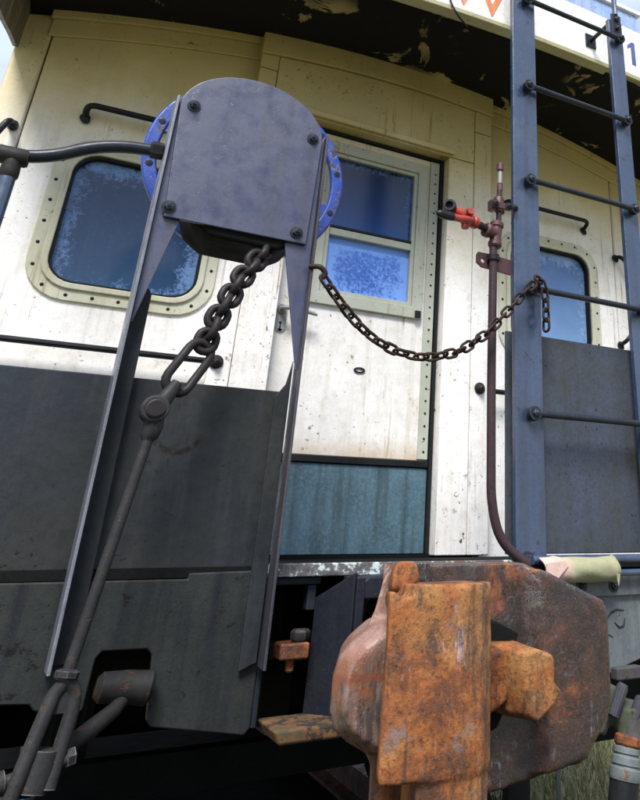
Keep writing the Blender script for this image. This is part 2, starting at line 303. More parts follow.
def panel_stained():
    k = NT('charcoal_panel_with_rust_arc')
    n = k.noise(3.5, 7, 0.65)
    c = k.mix(k.mr(n, 0.35, 0.65), (0.013, 0.016, 0.019), (0.026, 0.028, 0.027))
    c = k.mix(k.ma('MULTIPLY', k.mr(k.ma('ADD', k.x, k.ma('MULTIPLY', n, 0.5)), 0.25, -0.05), 0.7), c, (0.018, 0.030, 0.048))
    c = k.mix(k.ma('MULTIPLY', k.mr(k.noise(1, 7, 0.7, k.vec(18, 18, 1.5)), 0.50, 0.72), 0.6), c, (0.036, 0.039, 0.043))
    c = k.mix(k.ma('MULTIPLY', k.mr(k.noise(2.5, 3), 0.52, 0.65), 0.4), c, (0.018, 0.028, 0.042))
    f = k.noise(75, 5, 0.75)
    c = k.mix(k.ma('MULTIPLY', k.mr(f, 0.45, 0.72), 0.5), c, (0.008, 0.009, 0.011))
    dots = k.ma('MULTIPLY', k.mr(k.noise(62, 4, 0.6), 0.62, 0.67), k.mr(k.noise(4, 4), 0.46, 0.60))
    c = k.mix(dots, c, (0.004, 0.005, 0.010))
    dx = k.ma('SUBTRACT', k.x, 0.225); dz = k.ma('SUBTRACT', k.z, 1.485)
    rr = k.ma('SQRT', k.ma('ADD', k.ma('MULTIPLY', dx, dx), k.ma('MULTIPLY', dz, dz)))
    ring = k.ma('MULTIPLY', k.mr(k.ma('ABSOLUTE', k.ma('SUBTRACT', rr, 0.058)), 0.010, 0.004), k.mr(dz, -0.01, -0.03))
    ring = k.ma('MULTIPLY', ring, k.mr(k.noise(45, 5, 0.7), 0.42, 0.52))
    c = k.mix(ring, c, (0.010, 0.005, 0.003))
    h = k.ma('ADD', k.ma('MULTIPLY', f, 0.2), k.ma('MULTIPLY', k.noise(3, 4), 3.0))
    k.bump(h, 0.5, 0.006)
    return k.out(c, k.mr(k.noise(16, 6), 0.3, 0.7, 0.42, 0.7), 0, 0.2)
M['panel_left'] = panel_stained()

def grassm():
    k = NT('dry_green_grass')
    n = k.noise(3, 6, 0.7)
    c = k.mix(k.mr(n, 0.35, 0.65), (0.17, 0.22, 0.07), (0.38, 0.34, 0.19))
    c = k.mix(k.mr(k.noise(40, 4, 0.7), 0.45, 0.7), c, (0.52, 0.47, 0.30))
    return k.out(c, 0.8, 0, 0.3)
M['grass'] = grassm()
def groundm():
    k = NT('field_ground')
    n = k.noise(2, 8, 0.7)
    c = k.mix(k.mr(n, 0.35, 0.65), (0.15, 0.17, 0.06), (0.28, 0.24, 0.13))
    c = k.mix(k.mr(k.noise(30, 6, 0.75), 0.45, 0.65), c, (0.38, 0.34, 0.21))
    return k.out(c, 0.95, 0, 0.2)
M['ground'] = groundm()

# ------------------------------------------------------------------ geometry helpers
ROOTLOC = {}
def root(name, label, cat, loc, group=None):
    o = bpy.data.objects.new(name, None); COL.objects.link(o); o.empty_display_size = 0.1
    o.location = loc; o['label'] = label; o['category'] = cat
    if group: o['group'] = group
    ROOTLOC[o.name] = Vector(loc)
    return o
def rloc(p):
    v = Vector((0, 0, 0))
    while p is not None:
        v = v + Vector(p.location); p = p.parent
    return v
def finish(name, bm, mat, parent=None, bevel=0.0, seg=2, angle=32, subs=None):
    """link a bmesh given in world coordinates as one object under parent"""
    me = bpy.data.meshes.new(name)
    bmesh.ops.recalc_face_normals(bm, faces=bm.faces[:])
    off = rloc(parent)
    if off.length: bmesh.ops.translate(bm, verts=bm.verts[:], vec=-off)
    bm.to_mesh(me); bm.free()
    me.shade_smooth(); me.set_sharp_from_angle(angle=math.radians(angle))
    me.materials.append(M[mat])
    o = bpy.data.objects.new(name, me); COL.objects.link(o)
    if parent: o.parent = parent
    if bevel:
        b = o.modifiers.new('bevel', 'BEVEL'); b.width = bevel; b.segments = seg; b.limit_method = 'ANGLE'
        b.angle_limit = math.radians(30); b.harden_normals = True
    return o
def single(name, bm, mat, label, cat, group=None, **kw):
    o = finish(name, bm, mat, None, **kw); o['label'] = label; o['category'] = cat
    if group: o['group'] = group
    return o
def structure(o): o['kind'] = 'structure'; return o
def stuff(o): o['kind'] = 'stuff'; return o

def box(bm, x0, x1, y0, y1, z0, z1):
    vs_ = [bm.verts.new((x, y, z)) for x in (x0, x1) for y in (y0, y1) for z in (z0, z1)]
    for f in ((0, 1, 3, 2), (4, 6, 7, 5), (0, 4, 5, 1), (2, 3, 7, 6), (0, 2, 6, 4), (1, 5, 7, 3)):
        bm.faces.new([vs_[i] for i in f])
    return vs_
def bx(*a):
    bm = bmesh.new(); box(bm, *a); return bm
def rrect(x0, x1, z0, z1, r, n=7):
    pts = []
    for cx, cz, a in ((x1 - r, z1 - r, 0), (x0 + r, z1 - r, 90), (x0 + r, z0 + r, 180), (x1 - r, z0 + r, 270)):
        for i in range(n):
            t = math.radians(a + 90 * i / (n - 1)); pts.append((cx + r * math.cos(t), cz + r * math.sin(t)))
    return pts
def slab(outer, holes, y0, y1, bm=None):
    """plate in the XZ plane between y0 and y1 with holes cut through it"""
    bm = bm or bmesh.new()
    edges = []
    for loop in [outer] + list(holes):
        vv = [bm.verts.new((x, y0, z)) for x, z in loop]
        edges += [bm.edges.new((vv[i], vv[(i + 1) % len(vv)])) for i in range(len(vv))]
    r = bmesh.ops.triangle_fill(bm, use_beauty=True, use_dissolve=False, edges=edges)
    fs = [g for g in r['geom'] if isinstance(g, bmesh.types.BMFace)]
    ex = bmesh.ops.extrude_face_region(bm, geom=fs)
    bmesh.ops.translate(bm, verts=[g for g in ex['geom'] if isinstance(g, bmesh.types.BMVert)], vec=(0, y1 - y0, 0))
    return bm
def prism(outer, y0, y1, bm=None):
    bm = bm or bmesh.new()
    a = [bm.verts.new((x, y0, z)) for x, z in outer]; b = [bm.verts.new((x, y1, z)) for x, z in outer]
    n = len(outer)
    bm.faces.new(a); bm.faces.new(b[::-1])
    for i in range(n): bm.faces.new((a[i], b[i], b[(i + 1) % n], a[(i + 1) % n]))
    return bm
def rounded(pts, r=0.05, n=6):
    pts = [Vector(p) for p in pts]; out = [pts[0]]
    for i in range(1, len(pts) - 1):
        a, b, c = pts[i - 1], pts[i], pts[i + 1]
        d1, d2 = (a - b), (c - b); q = min(r, d1.length * 0.49, d2.length * 0.49)
        s, e = b + d1.normalized() * q, b + d2.normalized() * q
        for k in range(n + 1):
            t = k / n; out.append(s * (1 - t) ** 2 + b * 2 * t * (1 - t) + e * t * t)
    out.append(pts[-1]); return out
def tube(path, r, seg=12, bm=None, closed=False, cap=True):
    bm = bm or bmesh.new(); P = [Vector(p) for p in path]; n = len(P); rings = []
    rr = r if isinstance(r, (list, tuple)) else [r] * n
    nrm = None
    for i in range(n):
        t = (P[(i + 1) % n] - P[i - 1]) if closed else (P[min(i + 1, n - 1)] - P[max(i - 1, 0)])
        t.normalize()
        if nrm is None:
            nrm = t.orthogonal().normalized()
        else:
            nrm = (nrm - t * nrm.dot(t)).normalized()
        bn = t.cross(nrm)
        rings.append([bm.verts.new(P[i] + (nrm * math.cos(2 * PI * k / seg) + bn * math.sin(2 * PI * k / seg)) * rr[i]) for k in range(seg)])
    for i in range(n if closed else n - 1):
        a, b = rings[i], rings[(i + 1) % n]
        # keep twist small on closed loops
        for k in range(seg): bm.faces.new((a[k], a[(k + 1) % seg], b[(k + 1) % seg], b[k]))
    if cap and not closed:
        bm.faces.new(rings[0][::-1]); bm.faces.new(rings[-1])
    return bm
def cyl(p0, p1, r, seg=16, bm=None): return tube([p0, p1], r, seg, bm)
def lathe(prof, p0, axis, seg=24, bm=None):
    """profile of (distance along axis, radius) turned about axis from p0"""
    ax = Vector(axis).normalized(); p0 = Vector(p0)
    return tube([p0 + ax * (d + 1e-5 * i) for i, (d, r) in enumerate(prof)], [max(r, 1e-4) for d, r in prof], seg, bm) if False else _lathe(prof, p0, ax, seg, bm)
def _lathe(prof, p0, ax, seg, bm):
    bm = bm or bmesh.new(); u = ax.orthogonal().normalized(); v = ax.cross(u); rings = []
    for d, r in prof:
        rings.append([bm.verts.new(p0 + ax * d + (u * math.cos(2 * PI * k / seg) + v * math.sin(2 * PI * k / seg)) * max(r, 1e-4)) for k in range(seg)])
    for a, b in zip(rings, rings[1:]):
        for k in range(seg): bm.faces.new((a[k], a[(k + 1) % seg], b[(k + 1) % seg], b[k]))
    bm.faces.new(rings[0][::-1]); bm.faces.new(rings[-1]); return bm
def hexbolt(bm, p, axis=(0, -1, 0), r=0.011, h=0.009, washer=True, rot=0.3):
    ax = Vector(axis).normalized(); p = Vector(p)
    if washer: _lathe([(0, r * 1.45), (0.003, r * 1.45), (0.0035, r * 1.2)], p, ax, 18, bm)
    u = ax.orthogonal().normalized(); u.rotate(Matrix.Rotation(rot, 3, ax)); v = ax.cross(u)
    b0 = 0.002
    R = [[bm.verts.new(p + ax * d + (u * math.cos(PI / 3 * k) + v * math.sin(PI / 3 * k)) * q) for k in range(6)] for d, q in ((b0, r), (h, r), (h + 0.002, r * 0.8))]
    for a, b in zip(R, R[1:]):
        for k in range(6): bm.faces.new((a[k], a[(k + 1) % 6], b[(k + 1) % 6], b[k]))
    bm.faces.new(R[-1]); bm.faces.new(R[0][::-1])
    _lathe([(h, r * 0.5), (h + 0.006, r * 0.48), (h + 0.008, r * 0.3)], p, ax, 10, bm)
    return bm
def bolts(name, pts, mat, parent, axis=(0, -1, 0), r=0.011, h=0.009, washer=True):
    """each bolt its own object; all share one mesh"""
    first = None
    for i, p in enumerate(pts):
        if first is None:
            bm = bmesh.new(); hexbolt(bm, (0, 0, 0), axis, r, h, washer)
            off = rloc(parent)
            bmesh.ops.translate(bm, verts=bm.verts[:], vec=off)
            first = finish(name, bm, mat, parent); o = first
        else:
            o = first.copy(); COL.objects.link(o); o.parent = parent
        o.location = Vector(p) - rloc(parent)
        if i: o.rotation_euler = (0, random.uniform(0, 1) if tuple(axis) == (0, -1, 0) else 0, 0)
    return first
def link_mesh(name, L, W, r, mat):
    """an oval chain link lying in the XY plane, long axis X, pitch L between the inner ends"""
    hl = L / 2 + r - (W / 2); R = W / 2; path = []
    for i in range(9):
        a = -PI / 2 + PI * i / 8; path.append((hl + R * math.cos(a), R * math.sin(a), 0))
    for i in range(9):
        a = PI / 2 + PI * i / 8; path.append((-hl + R * math.cos(a), R * math.sin(a), 0))
    bm = tube(path, r, 8, None, closed=True)
    me = bpy.data.meshes.new(name); bmesh.ops.recalc_face_normals(bm, faces=bm.faces[:]); bm.to_mesh(me); bm.free()
    me.shade_smooth(); me.materials.append(M[mat]); return me
def chain(me, pts, parent, pitch, start_roll=0.0, jitter=0.12):
    """lay links of one shared mesh along a polyline"""
    P = [Vector(p) for p in pts]; segs = [(b - a).length for a, b in zip(P, P[1:])]; T = sum(segs)
    n = max(1, int(round(T / pitch)))
    def at(s):
        for a, b, l in zip(P, P[1:], segs):
            if s <= l: return a.lerp(b, s / l)
            s -= l
        return P[-1]
    for i in range(n):
        a, b = at(T * i / n), at(T * (i + 1) / n); d = (b - a).normalized(); mid = (a + b) / 2
        up = Vector((0, -1, 0)); s = d.cross(up).normalized(); u2 = s.cross(d)
        ang = start_roll + (PI / 2 if i % 2 else 0) + random.uniform(-jitter, jitter) 
        y = (s * math.cos(ang) + u2 * math.sin(ang)); z = d.cross(y)
        o = bpy.data.objects.new('link', me); COL.objects.link(o); o.parent = parent
        mm = Matrix((d, y, z)).transposed().to_4x4(); mm.translation = mid - rloc(parent); o.matrix_basis = mm
def arch(x): return 3.335 - 0.105 * (x - 1.13) ** 2
def archpts(x0, x1, dz=0.0, n=14): return [(x0 + (x1 - x0) * i / n, arch(x0 + (x1 - x0) * i / n) + dz) for i in range(n + 1)]

# ================================================================== SETTING
bm = bmesh.new()
bmesh.ops.create_grid(bm, x_segments=8, y_segments=8, size=1500)
structure(finish('ground', bm, 'ground'))
bm = bmesh.new(); box(bm, -0.7, 2.3, -30, 30, -0.2, 0.012)
structure(finish('track_bed', bm, 'dirt'))
# rails
for i, x in enumerate((0.21, 1.65)):
    bm = prism([(x - 0.07, 0.013), (x + 0.07, 0.013), (x + 0.07, 0.03), (x + 0.012, 0.045), (x + 0.012, 0.12), (x + 0.036, 0.13), (x + 0.036, 0.165), (x - 0.036, 0.165), (x - 0.036, 0.13), (x - 0.012, 0.12), (x - 0.012, 0.045), (x - 0.07, 0.03)], -14, 14)
    single('rail', bm, 'rust_dark', ('left' if i == 0 else 'right') + ' rusty steel rail running underneath the caboose', 'rail', group='rails under the caboose')
# grass beyond the caboose
def grass():
    vs_, fs = [], []
    for i in range(26000):
        x, y = random.uniform(2.25, 6.2), random.uniform(0.2, 5.0)
        h = random.uniform(0.05, 0.16) * (0.6 + 0.6 * random.random()); a = random.uniform(0, 2 * PI); wd = random.uniform(0.002, 0.005)
        lx, ly = random.uniform(-0.06, 0.06), random.uniform(-0.06, 0.06); dx, dy = wd * math.cos(a), wd * math.sin(a); k = len(vs_)
        vs_ += [(x - dx, y - dy, 0), (x + dx, y + dy, 0), (x + lx * .4 + dx * .8, y + ly * .4 + dy * .8, h * .6), (x + lx * .4 - dx * .8, y + ly * .4 - dy * .8, h * .6), (x + lx, y + ly, h)]
        fs += [(k, k + 1, k + 2, k + 3), (k + 3, k + 2, k + 4)]
    me = bpy.data.meshes.new('grass'); me.from_pydata(vs_, [], fs); me.materials.append(M['grass'])
    o = bpy.data.objects.new('grass', me); COL.objects.link(o); o['label'] = 'dry green and straw grass beyond the caboose at lower right'; o['category'] = 'grass'
    stuff(o)
grass()

# ================================================================== CABOOSE BODY
cab = root('caboose', 'cream painted railway caboose seen at its end wall with door and two rounded windows', 'caboose', (1.0, 4.0, 0.0))
XL, XR = -0.483, 2.70
LW = dict(x0=-0.258, x1=0.345, z0=1.978, z1=2.60)
RW = dict(x0=1.588, x1=2.188, z0=1.995, z1=2.645)
def opening(wd): return rrect(wd['x0'] + 0.066, wd['x1'] - 0.066, wd['z0'] + 0.066, wd['z1'] - 0.066, 0.085)
def wall_piece(x0, x1, holes):
    pts = [(x0, 1.0)] + [(x1, 1.0)] + archpts(x0, x1, 0.02)[::-1]
    return finish('end_wall', slab(pts, holes, 0.0, 0.05), 'cream', cab)
wl = wall_piece(XL + 0.105, 0.372, [opening(LW)])
wr = wall_piece(1.500, 2.305, [opening(RW)])
# corner posts with a joint to the sheets
for x0, x1, tilt in ((XL, XL + 0.101, 0), (2.310, XR, 0)):
    finish('corner_post', prism([(x0, 1.0), (x1, 1.0), (x1, arch(x1)), (x0, arch(x0))], -0.004, 0.30), 'cream', cab, bevel=0.012)
for x0 in (XL, XR - 0.05):
    finish('side_wall', bx(x0 + 0.002, x0 + 0.05, 0.302, 9.0, 1.0, arch(x0) - 0.02), 'cream', cab)
finish('rear_wall', prism([(XL, 1.0), (XR, 1.0)] + archpts(XL, XR, -0.02)[::-1], 9.0, 9.05), 'cream', cab)
finish('inner_lining', bx(XL + .1, XR - .1, 0.9, 0.92, 1.1, 2.95), 'under', cab)
finish('body_floor', bx(XL + 0.06, XR - 0.06, 0.06, 8.99, 0.96, 1.10), 'under', cab)
# bands that follow the roof curve
def band(x0, x1, lo, hi, y0, y1, mat='cream', bev=0.004):
    a = archpts(x0, x1, lo, 10); b = archpts(x0, x1, hi, 10)
    return finish('cornice_strip', prism(a + b[::-1], y0, y1), mat, cab, bevel=bev)
band(-0.395, 0.366, -0.105, 0.0, -0.012, -0.001)
band(-0.400, 0.366, -0.030, 0.012, -0.030, -0.013)
band(1.515, 2.70, -0.105, 0.0, -0.012, -0.001)
band(1.515, 2.70, -0.030, 0.012, -0.030, -0.013)
# windows
def window(wd, gm='glass', nm='window'):
    x0, x1, z0, z1 = wd['x0'], wd['x1'], wd['z0'], wd['z1']
    ins = lambda d, r: rrect(x0 + d, x1 - d, z0 + d, z1 - d, r)
    f = finish(nm, slab(ins(0, 0.135), [ins(0.060, 0.088)], -0.009, -0.0005), 'cream_flange', cab, bevel=0.003)
    finish('gasket', slab(ins(0.040, 0.105), [ins(0.062, 0.086)], -0.018, -0.0095), 'cream_flange', f, bevel=0.005, seg=3)
    finish('pane', slab(ins(0.055, 0.09), [], 0.022, 0.028), gm, f)
    finish('seal', slab(ins(0.0625, 0.086), [ins(0.071, 0.078)], -0.006, 0.021), 'rubber', f)
    # screw heads round the flange
    bm = bmesh.new(); ring = ins(0.020, 0.115); L = []
    per = 0
    for a, b in zip(ring, ring[1:] + ring[:1]): L.append((per, a, b)); per += math.hypot(b[0] - a[0], b[1] - a[1])
    n = 26
    for i in range(n):
        s = per * (i + 0.3) / n
        for p0, a, b in reversed(L):
            if s >= p0:
                d = math.hypot(b[0] - a[0], b[1] - a[1]) or 1; t = (s - p0) / d
                _lathe([(0, 0.0062), (0.0015, 0.006), (0.003, 0.003)], Vector((a[0] + (b[0] - a[0]) * t, -0.009, a[1] + (b[1] - a[1]) * t)), Vector((0, -1, 0)), 8, bm); break
    stuff(finish('screws', bm, 'black', f))
    return f
window(LW); window(RW, 'glass_sky_tint')
# door surround: two posts and a header, standing proud of the wall
SY = -0.062
finish('door_post', bx(0.366, 0.440, SY, 0.06, 1.178, 3.10), 'cream', cab, bevel=0.004)
finish('door_post', bx(0.442, 0.575, SY + 0.002, 0.06, 1.178, 2.918), 'cream', cab, bevel=0.004)
finish('door_post', bx(1.281, 1.416, SY + 0.002, 0.06, 1.178, 2.918), 'cream', cab, bevel=0.004)
finish('door_post', bx(1.418, 1.512, SY, 0.06, 1.178, 3.10), 'cream', cab, bevel=0.004)
hd = [(0.442, 2.921), (1.416, 2.921)] + archpts(0.442, 1.416, -0.105, 10)[::-1]
finish('door_header', prism(hd, SY, 0.06), 'cream', cab, bevel=0.005)
a_ = archpts(0.362, 1.516, -0.102, 12); b_ = archpts(0.362, 1.516, 0.01, 12)
finish('cornice_strip', prism(a_ + b_[::-1], SY - 0.010, 0.06), 'cream', cab, bevel=0.004)
for x0, x1 in ((0.366, 0.440), (1.418, 1.512)):
    finish('door_post_cap', prism([(x0, 3.103), (x1, 3.103), (x1, arch(x1) - 0.105), (x0, arch(x0) - 0.105)], SY + 0.001, 0.06), 'cream', cab)
finish('drip_rail', bx(0.55, 1.30, SY - 0.022, SY - 0.001, 2.926, 2.955), 'cream', cab, bevel=0.005)

# door
DY = 0.004
door = finish('door', slab([(0.580, 1.525), (1.260, 1.525), (1.260, 2.904), (0.580, 2.904)], [[(0.742, 2.16), (1.150, 2.16), (1.150, 2.815), (0.742, 2.815)]], DY, DY + 0.035), 'cream_door', cab, bevel=0.003)
finish('kick_plate', bx(0.580, 1.260, DY - 0.004, DY + 0.035, 1.185, 1.497), 'teal', door, bevel=0.003)
finish('kick_strip', bx(0.580, 1.260, DY - 0.012, DY + 0.03, 1.499, 1.524), 'black', door, bevel=0.003)
finish('edge_strip', bx(1.212, 1.258, DY - 0.008, DY - 0.0005, 1.53, 2.90), 'sash', door, bevel=0.002)
bm = bmesh.new()
for i in range(26): _lathe([(0, 0.005), (0.002, 0.0045), (0.003, 0.002)], Vector((1.238, DY - 0.008, 1.56 + i * 0.051)), Vector((0, -1, 0)), 8, bm)
stuff(finish('rivets', bm, 'black', door))
sh = finish('sash_frame', slab([(0.690, 2.108), (1.200, 2.108), (1.200, 2.868), (0.690, 2.868)], [[(0.742, 2.16), (1.150, 2.16), (1.150, 2.815), (0.742, 2.815)]], DY - 0.016, DY - 0.0005), 'sash', door, bevel=0.004)
finish('sash_bead', slab([(0.7415, 2.1595), (1.1505, 2.1595), (1.1505, 2.8155), (0.7415, 2.8155)], [[(0.760, 2.178), (1.132, 2.178), (1.132, 2.797), (0.760, 2.797)]], DY - 0.008, DY + 0.012), 'sash', door, bevel=0.003)
finish('sash_rail', bx(0.760, 1.132, DY - 0.012, DY + 0.014, 2.418, 2.452), 'sash', door, bevel=0.004)
finish('sash_slot', bx(0.760, 1.132, DY - 0.013, DY + 0.013, 2.455, 2.464), 'black', door)
finish('pane', bx(0.744, 1.148, DY + 0.016, DY + 0.022, 2.45, 2.813), 'glass_door', door)
finish('pane', bx(0.744, 1.148, DY + 0.014, DY + 0.020, 2.162, 2.43), 'glass_chalked', door)
finish('latch_plate', slab(rrect(0.588, 0.628, 1.975, 2.085, 0.019), [], DY - 0.007, DY - 0.0005), 'nickel', door, bevel=0.002)
bm = tube(rounded([(0.606, DY - 0.006, 2.060), (0.606, DY - 0.055, 2.060), (0.66, DY - 0.058, 2.060), (0.735, DY - 0.050, 2.048)], 0.02), [0.010] * 15 + [0.006], 10)
finish('lever_handle', bm, 'nickel', door)
bm = _lathe([(0, 0.017), (0.006, 0.016), (0.009, 0.012)], Vector((0.606, DY - 0.007, 2.06)), Vector((0, -1, 0)), 20, None); finish('rosette', bm, 'nickel', door)
finish('keyhole', prism([(0.604, 1.985), (0.610, 1.985), (0.609, 2.004), (0.612, 2.010), (0.606, 2.016), (0.600, 2.010), (0.605, 2.004)], DY - 0.0085, DY - 0.0072), 'black', door)
ov = [(0.943 + 0.024 * math.cos(t * PI / 8), 1.861 + 0.012 * math.sin(t * PI / 8)) for t in range(16)]
oi = [(0.943 + 0.016 * math.cos(t * PI / 8), 1.861 + 0.006 * math.sin(t * PI / 8)) for t in range(16)]
finish('peephole_ring', slab(ov, [oi], DY - 0.005, DY - 0.0005), 'black', door)
finish('catch', bx(1.164, 1.190, DY - 0.028, DY - 0.017, 2.112, 2.142), 'black', door, bevel=0.002)

finish('dark_door_strip', bx(1.262, 1.277, DY - 0.014, 0.03, 1.186, 2.905), 'rubber', cab)  # black weather strip in the gap beside the right post
finish('dark_door_strip', bx(0.582, 1.277, DY - 0.014, 0.03, 2.906, 2.917), 'rubber', cab)  # black strip standing in for the shadow under the header
# grab irons on the end wall
def grab(pts, r, mat='black', rr=0.03, feet=True, parent=cab):
    g = finish('grab_iron', tube(rounded(pts, rr, 5), r, 12), mat, parent)
    if feet:
        for p in (pts[0], pts[-1]):
            d = Vector((0, -1, 0)); q = Vector(p)
            bm = _lathe([(0, 0.018), (0.005, 0.018), (0.007, 0.015)], q, d, 18, None)
            hexbolt(bm, q + Vector((0.004, -0.006, -0.012)), d, 0.010, 0.008, True)
            finish('foot_bolt', bm, mat, g)
    return g
def flatgrab(pa, pb, r=0.010):
    """horizontal rod held off the wall, its flattened ends bolted on"""
    (xa, za), (xb, zb) = pa, pb
    return grab([(xa, -0.001, za - 0.03), (xa, -0.058, za), (xb, -0.058, zb), (xb, -0.001, zb - 0.03)], r, 'black', 0.035)
flatgrab((-0.205, 2.712), (0.300, 2.722), 0.0115)
flatgrab((1.60, 2.768), (2.108, 2.768), 0.0105)
grab([(-0.41, -0.005, 2.585), (-0.415, -0.065, 2.575), (-0.440, -0.07, 2.50), (-0.440, -0.07, 2.0), (-0.41, -0.005, 1.97)], 0.011, 'bar', 0.03)
grab([(2.311, -0.005, 2.620), (2.311, -0.055, 2.612), (2.375, -0.06, 2.555), (2.368, -0.06, 2.215), (2.308, -0.055, 2.150), (2.308, -0.005, 2.142)], 0.011, 'black', 0.03)
# long waist rods with eye bolts
def waist(x0, x1, z, ex):
    g = finish('waist_rod', cyl((x0, -0.055, z), (x1, -0.055, z), 0.011, 10), 'black', cab)
    bm = _lathe([(0, 0.030), (0.008, 0.030), (0.010, 0.024), (0.052, 0.016), (0.056, 0.028), (0.066, 0.028), (0.068, 0.02)], Vector((ex, -0.001 if ex < .36 else (SY if .366 < ex < 1.512 else -0.001), z)), Vector((0, -1, 0)), 18, None)
    hexbolt(bm, (ex, -0.068 if not .366 < ex < 1.512 else SY - 0.066, z), (0, -1, 0), 0.014, 0.01, False)
    finish('eye_bolt', bm, 'black', g)
waist(-0.462, 0.360, 1.818, -0.44)
waist(1.520, 2.62, 1.824, 2.6)
bm = _lathe([(0, 0.025), (0.006, 0.025), (0.008, 0.019), (0.016, 0.016)], Vector((0.388, SY, 1.816)), Vector((0, -1, 0)), 18, None); hexbolt(bm, (0.388, SY - 0.014, 1.816), (0, -1, 0), 0.013, 0.01, False)
finish('eye_bolt', bm, 'chain', cab)
bm = _lathe([(0, 0.025), (0.006, 0.025), (0.008, 0.019), (0.016, 0.016)], Vector((1.462, SY, 1.828)), Vector((0, -1, 0)), 18, None); hexbolt(bm, (1.462, SY - 0.014, 1.828), (0, -1, 0), 0.013, 0.01, False)
finish('eye_bolt', bm, 'chain', cab)

# roof: soffit under the overhang, sheet above, fascia across its front edge
RY = -0.62
lo = archpts(XL, XR, 0.004, 22); hi = archpts(XL, XR, 0.03, 22)
finish('soffit', prism(lo + hi[::-1], RY + 0.024, 0.06), 'soffit', cab)
lo = archpts(XL, XR, 0.032, 22); hi = archpts(XL, XR, 0.09, 22)
roof = finish('roof', prism(lo + hi[::-1], RY + 0.024, 9.1), 'cupola', cab)
def fasc(x): return 3.30 - 0.03 * (x - 1.6) ** 2 if x > 1.6 else 3.30 - 0.055 * (x - 1.6) ** 2
xs = [XL - 0.06 + (XR + 0.12 - XL) * i / 20 for i in range(21)]
fa = finish('fascia', prism([(x, fasc(x) + 0.014) for x in xs] + [(x, fasc(x) + 0.300) for x in xs[::-1]], RY, RY + 0.022), 'white', cab, bevel=0.003)
finish('fascia_lip', prism([(x, fasc(x) - 0.012) for x in xs] + [(x, fasc(x) + 0.0135) for x in xs[::-1]], RY - 0.006, RY + 0.05), 'cream_flange', fa, bevel=0.004)
# lettering: the feet of a letter whose top is out of the picture, and the numeral by the ladder
def text(body, x, z, size, mat, parent, y):
    cu = bpy.data.curves.new('lettering', 'FONT'); cu.body = body; cu.size = size; cu.extrude = 0.0008; cu.align_x = 'CENTER'
    tmp = bpy.data.objects.new('lettering_tmp', cu); COL.objects.link(tmp)
    dg = bpy.context.evaluated_depsgraph_get(); me = bpy.data.meshes.new_from_object(tmp.evaluated_get(dg))
    bpy.data.objects.remove(tmp)
    me.transform(Matrix.Translation(Vector((x, y, z)) - rloc(parent)) @ Matrix.Rotation(PI / 2, 4, 'X'))
    me.materials.clear(); me.materials.append(M[mat])
    o = bpy.data.objects.new('lettering', me); COL.objects.link(o); o.parent = parent; return o
text('W', 1.125, 3.325, 0.30, 'letter_red', fa, RY - 0.001)
finish('lettering', prism([(1.990, 3.372), (2.016, 3.372), (2.016, 3.510), (1.996, 3.510), (1.968, 3.480), (1.968, 3.462), (1.990, 3.478)], RY - 0.0018, RY - 0.0003), 'letter_blue', fa)
# side wing of the overhang, running down to the corner of the wall
bm = bmesh.new(); sp_ = [(-0.006, 2.900), (-0.16, 2.850), (-0.34, 2.785), (-0.618, 2.70), (-0.618, 3.12), (-0.006, 3.12)]
a = [bm.verts.new((XL + 0.013, y, z)) for y, z in sp_]; b = [bm.verts.new((XL - 0.004, y, z)) for y, z in sp_]; bm.faces.new(a); bm.faces.new(b[::-1])
for i in range(6): bm.faces.new((a[i], b[i], b[(i + 1) % 6], a[(i + 1) % 6]))
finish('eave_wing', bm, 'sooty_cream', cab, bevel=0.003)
# raised walkway end on the roof
wk = finish('roof_walkway', bx(0.9, 2.165, -0.50, 2.0, 3.46, 3.835), 'cupola', cab, bevel=0.006)
finish('walkway_trim', bx(0.88, 2.185, -0.515, 2.02, 3.837, 3.862), 'white', wk, bevel=0.004)

# ================================================================== END PLATFORM
plat = root('end_platform', 'dark steel end platform with charcoal panels, worn sill and greenish skirt plates below', 'platform', (1.0, -0.4, 1.1))
finish('floor_plate', bx(-0.62, 2.8, -0.786, -0.001, 1.150, 1.172), 'under', plat)
finish('sill_strip', bx(0.446, 1.22, -0.806, -0.788, 1.146, 1.1765), 'sill', plat, bevel=0.003)
finish('end_beam', bx(-0.60, 0.58, -0.62, -0.50, 0.92, 1.147), 'under', plat)
finish('end_beam', bx(0.95, 2.7, -0.62, -0.50, 0.92, 1.147), 'under', plat)
finish('threshold', bx(0.580, 1.276, -0.02, 0.03, 1.1725, 1.184), 'under', plat)
# left panel and skirt
finish('railing_panel', bx(-0.70, 0.462, -0.780, -0.770, 1.168, 1.597), 'panel_left', plat, bevel=0.003)
sk = [(-0.70, 1.150), (-0.70, 0.955), (-0.01, 0.932), (0.040, 0.928), (0.050, 0.916), (0.128, 0.901), (0.138, 0.912), (0.142, 1.000), (0.152, 1.013), (0.240, 1.012), (0.251, 1.000), (0.262, 0.880), (0.274, 0.866), (0.470, 0.830), (0.482, 0.842), (0.482, 1.163), (0.300, 1.160), (0.300, 1.148)]
finish('skirt_plate', slab(sk, [], -0.806, -0.790), 'skirt', plat, bevel=0.004)
finish('skirt_side', bx(0.484, 0.496, -0.800, -0.60, 0.84, 1.143), 'bar', plat, bevel=0.003)
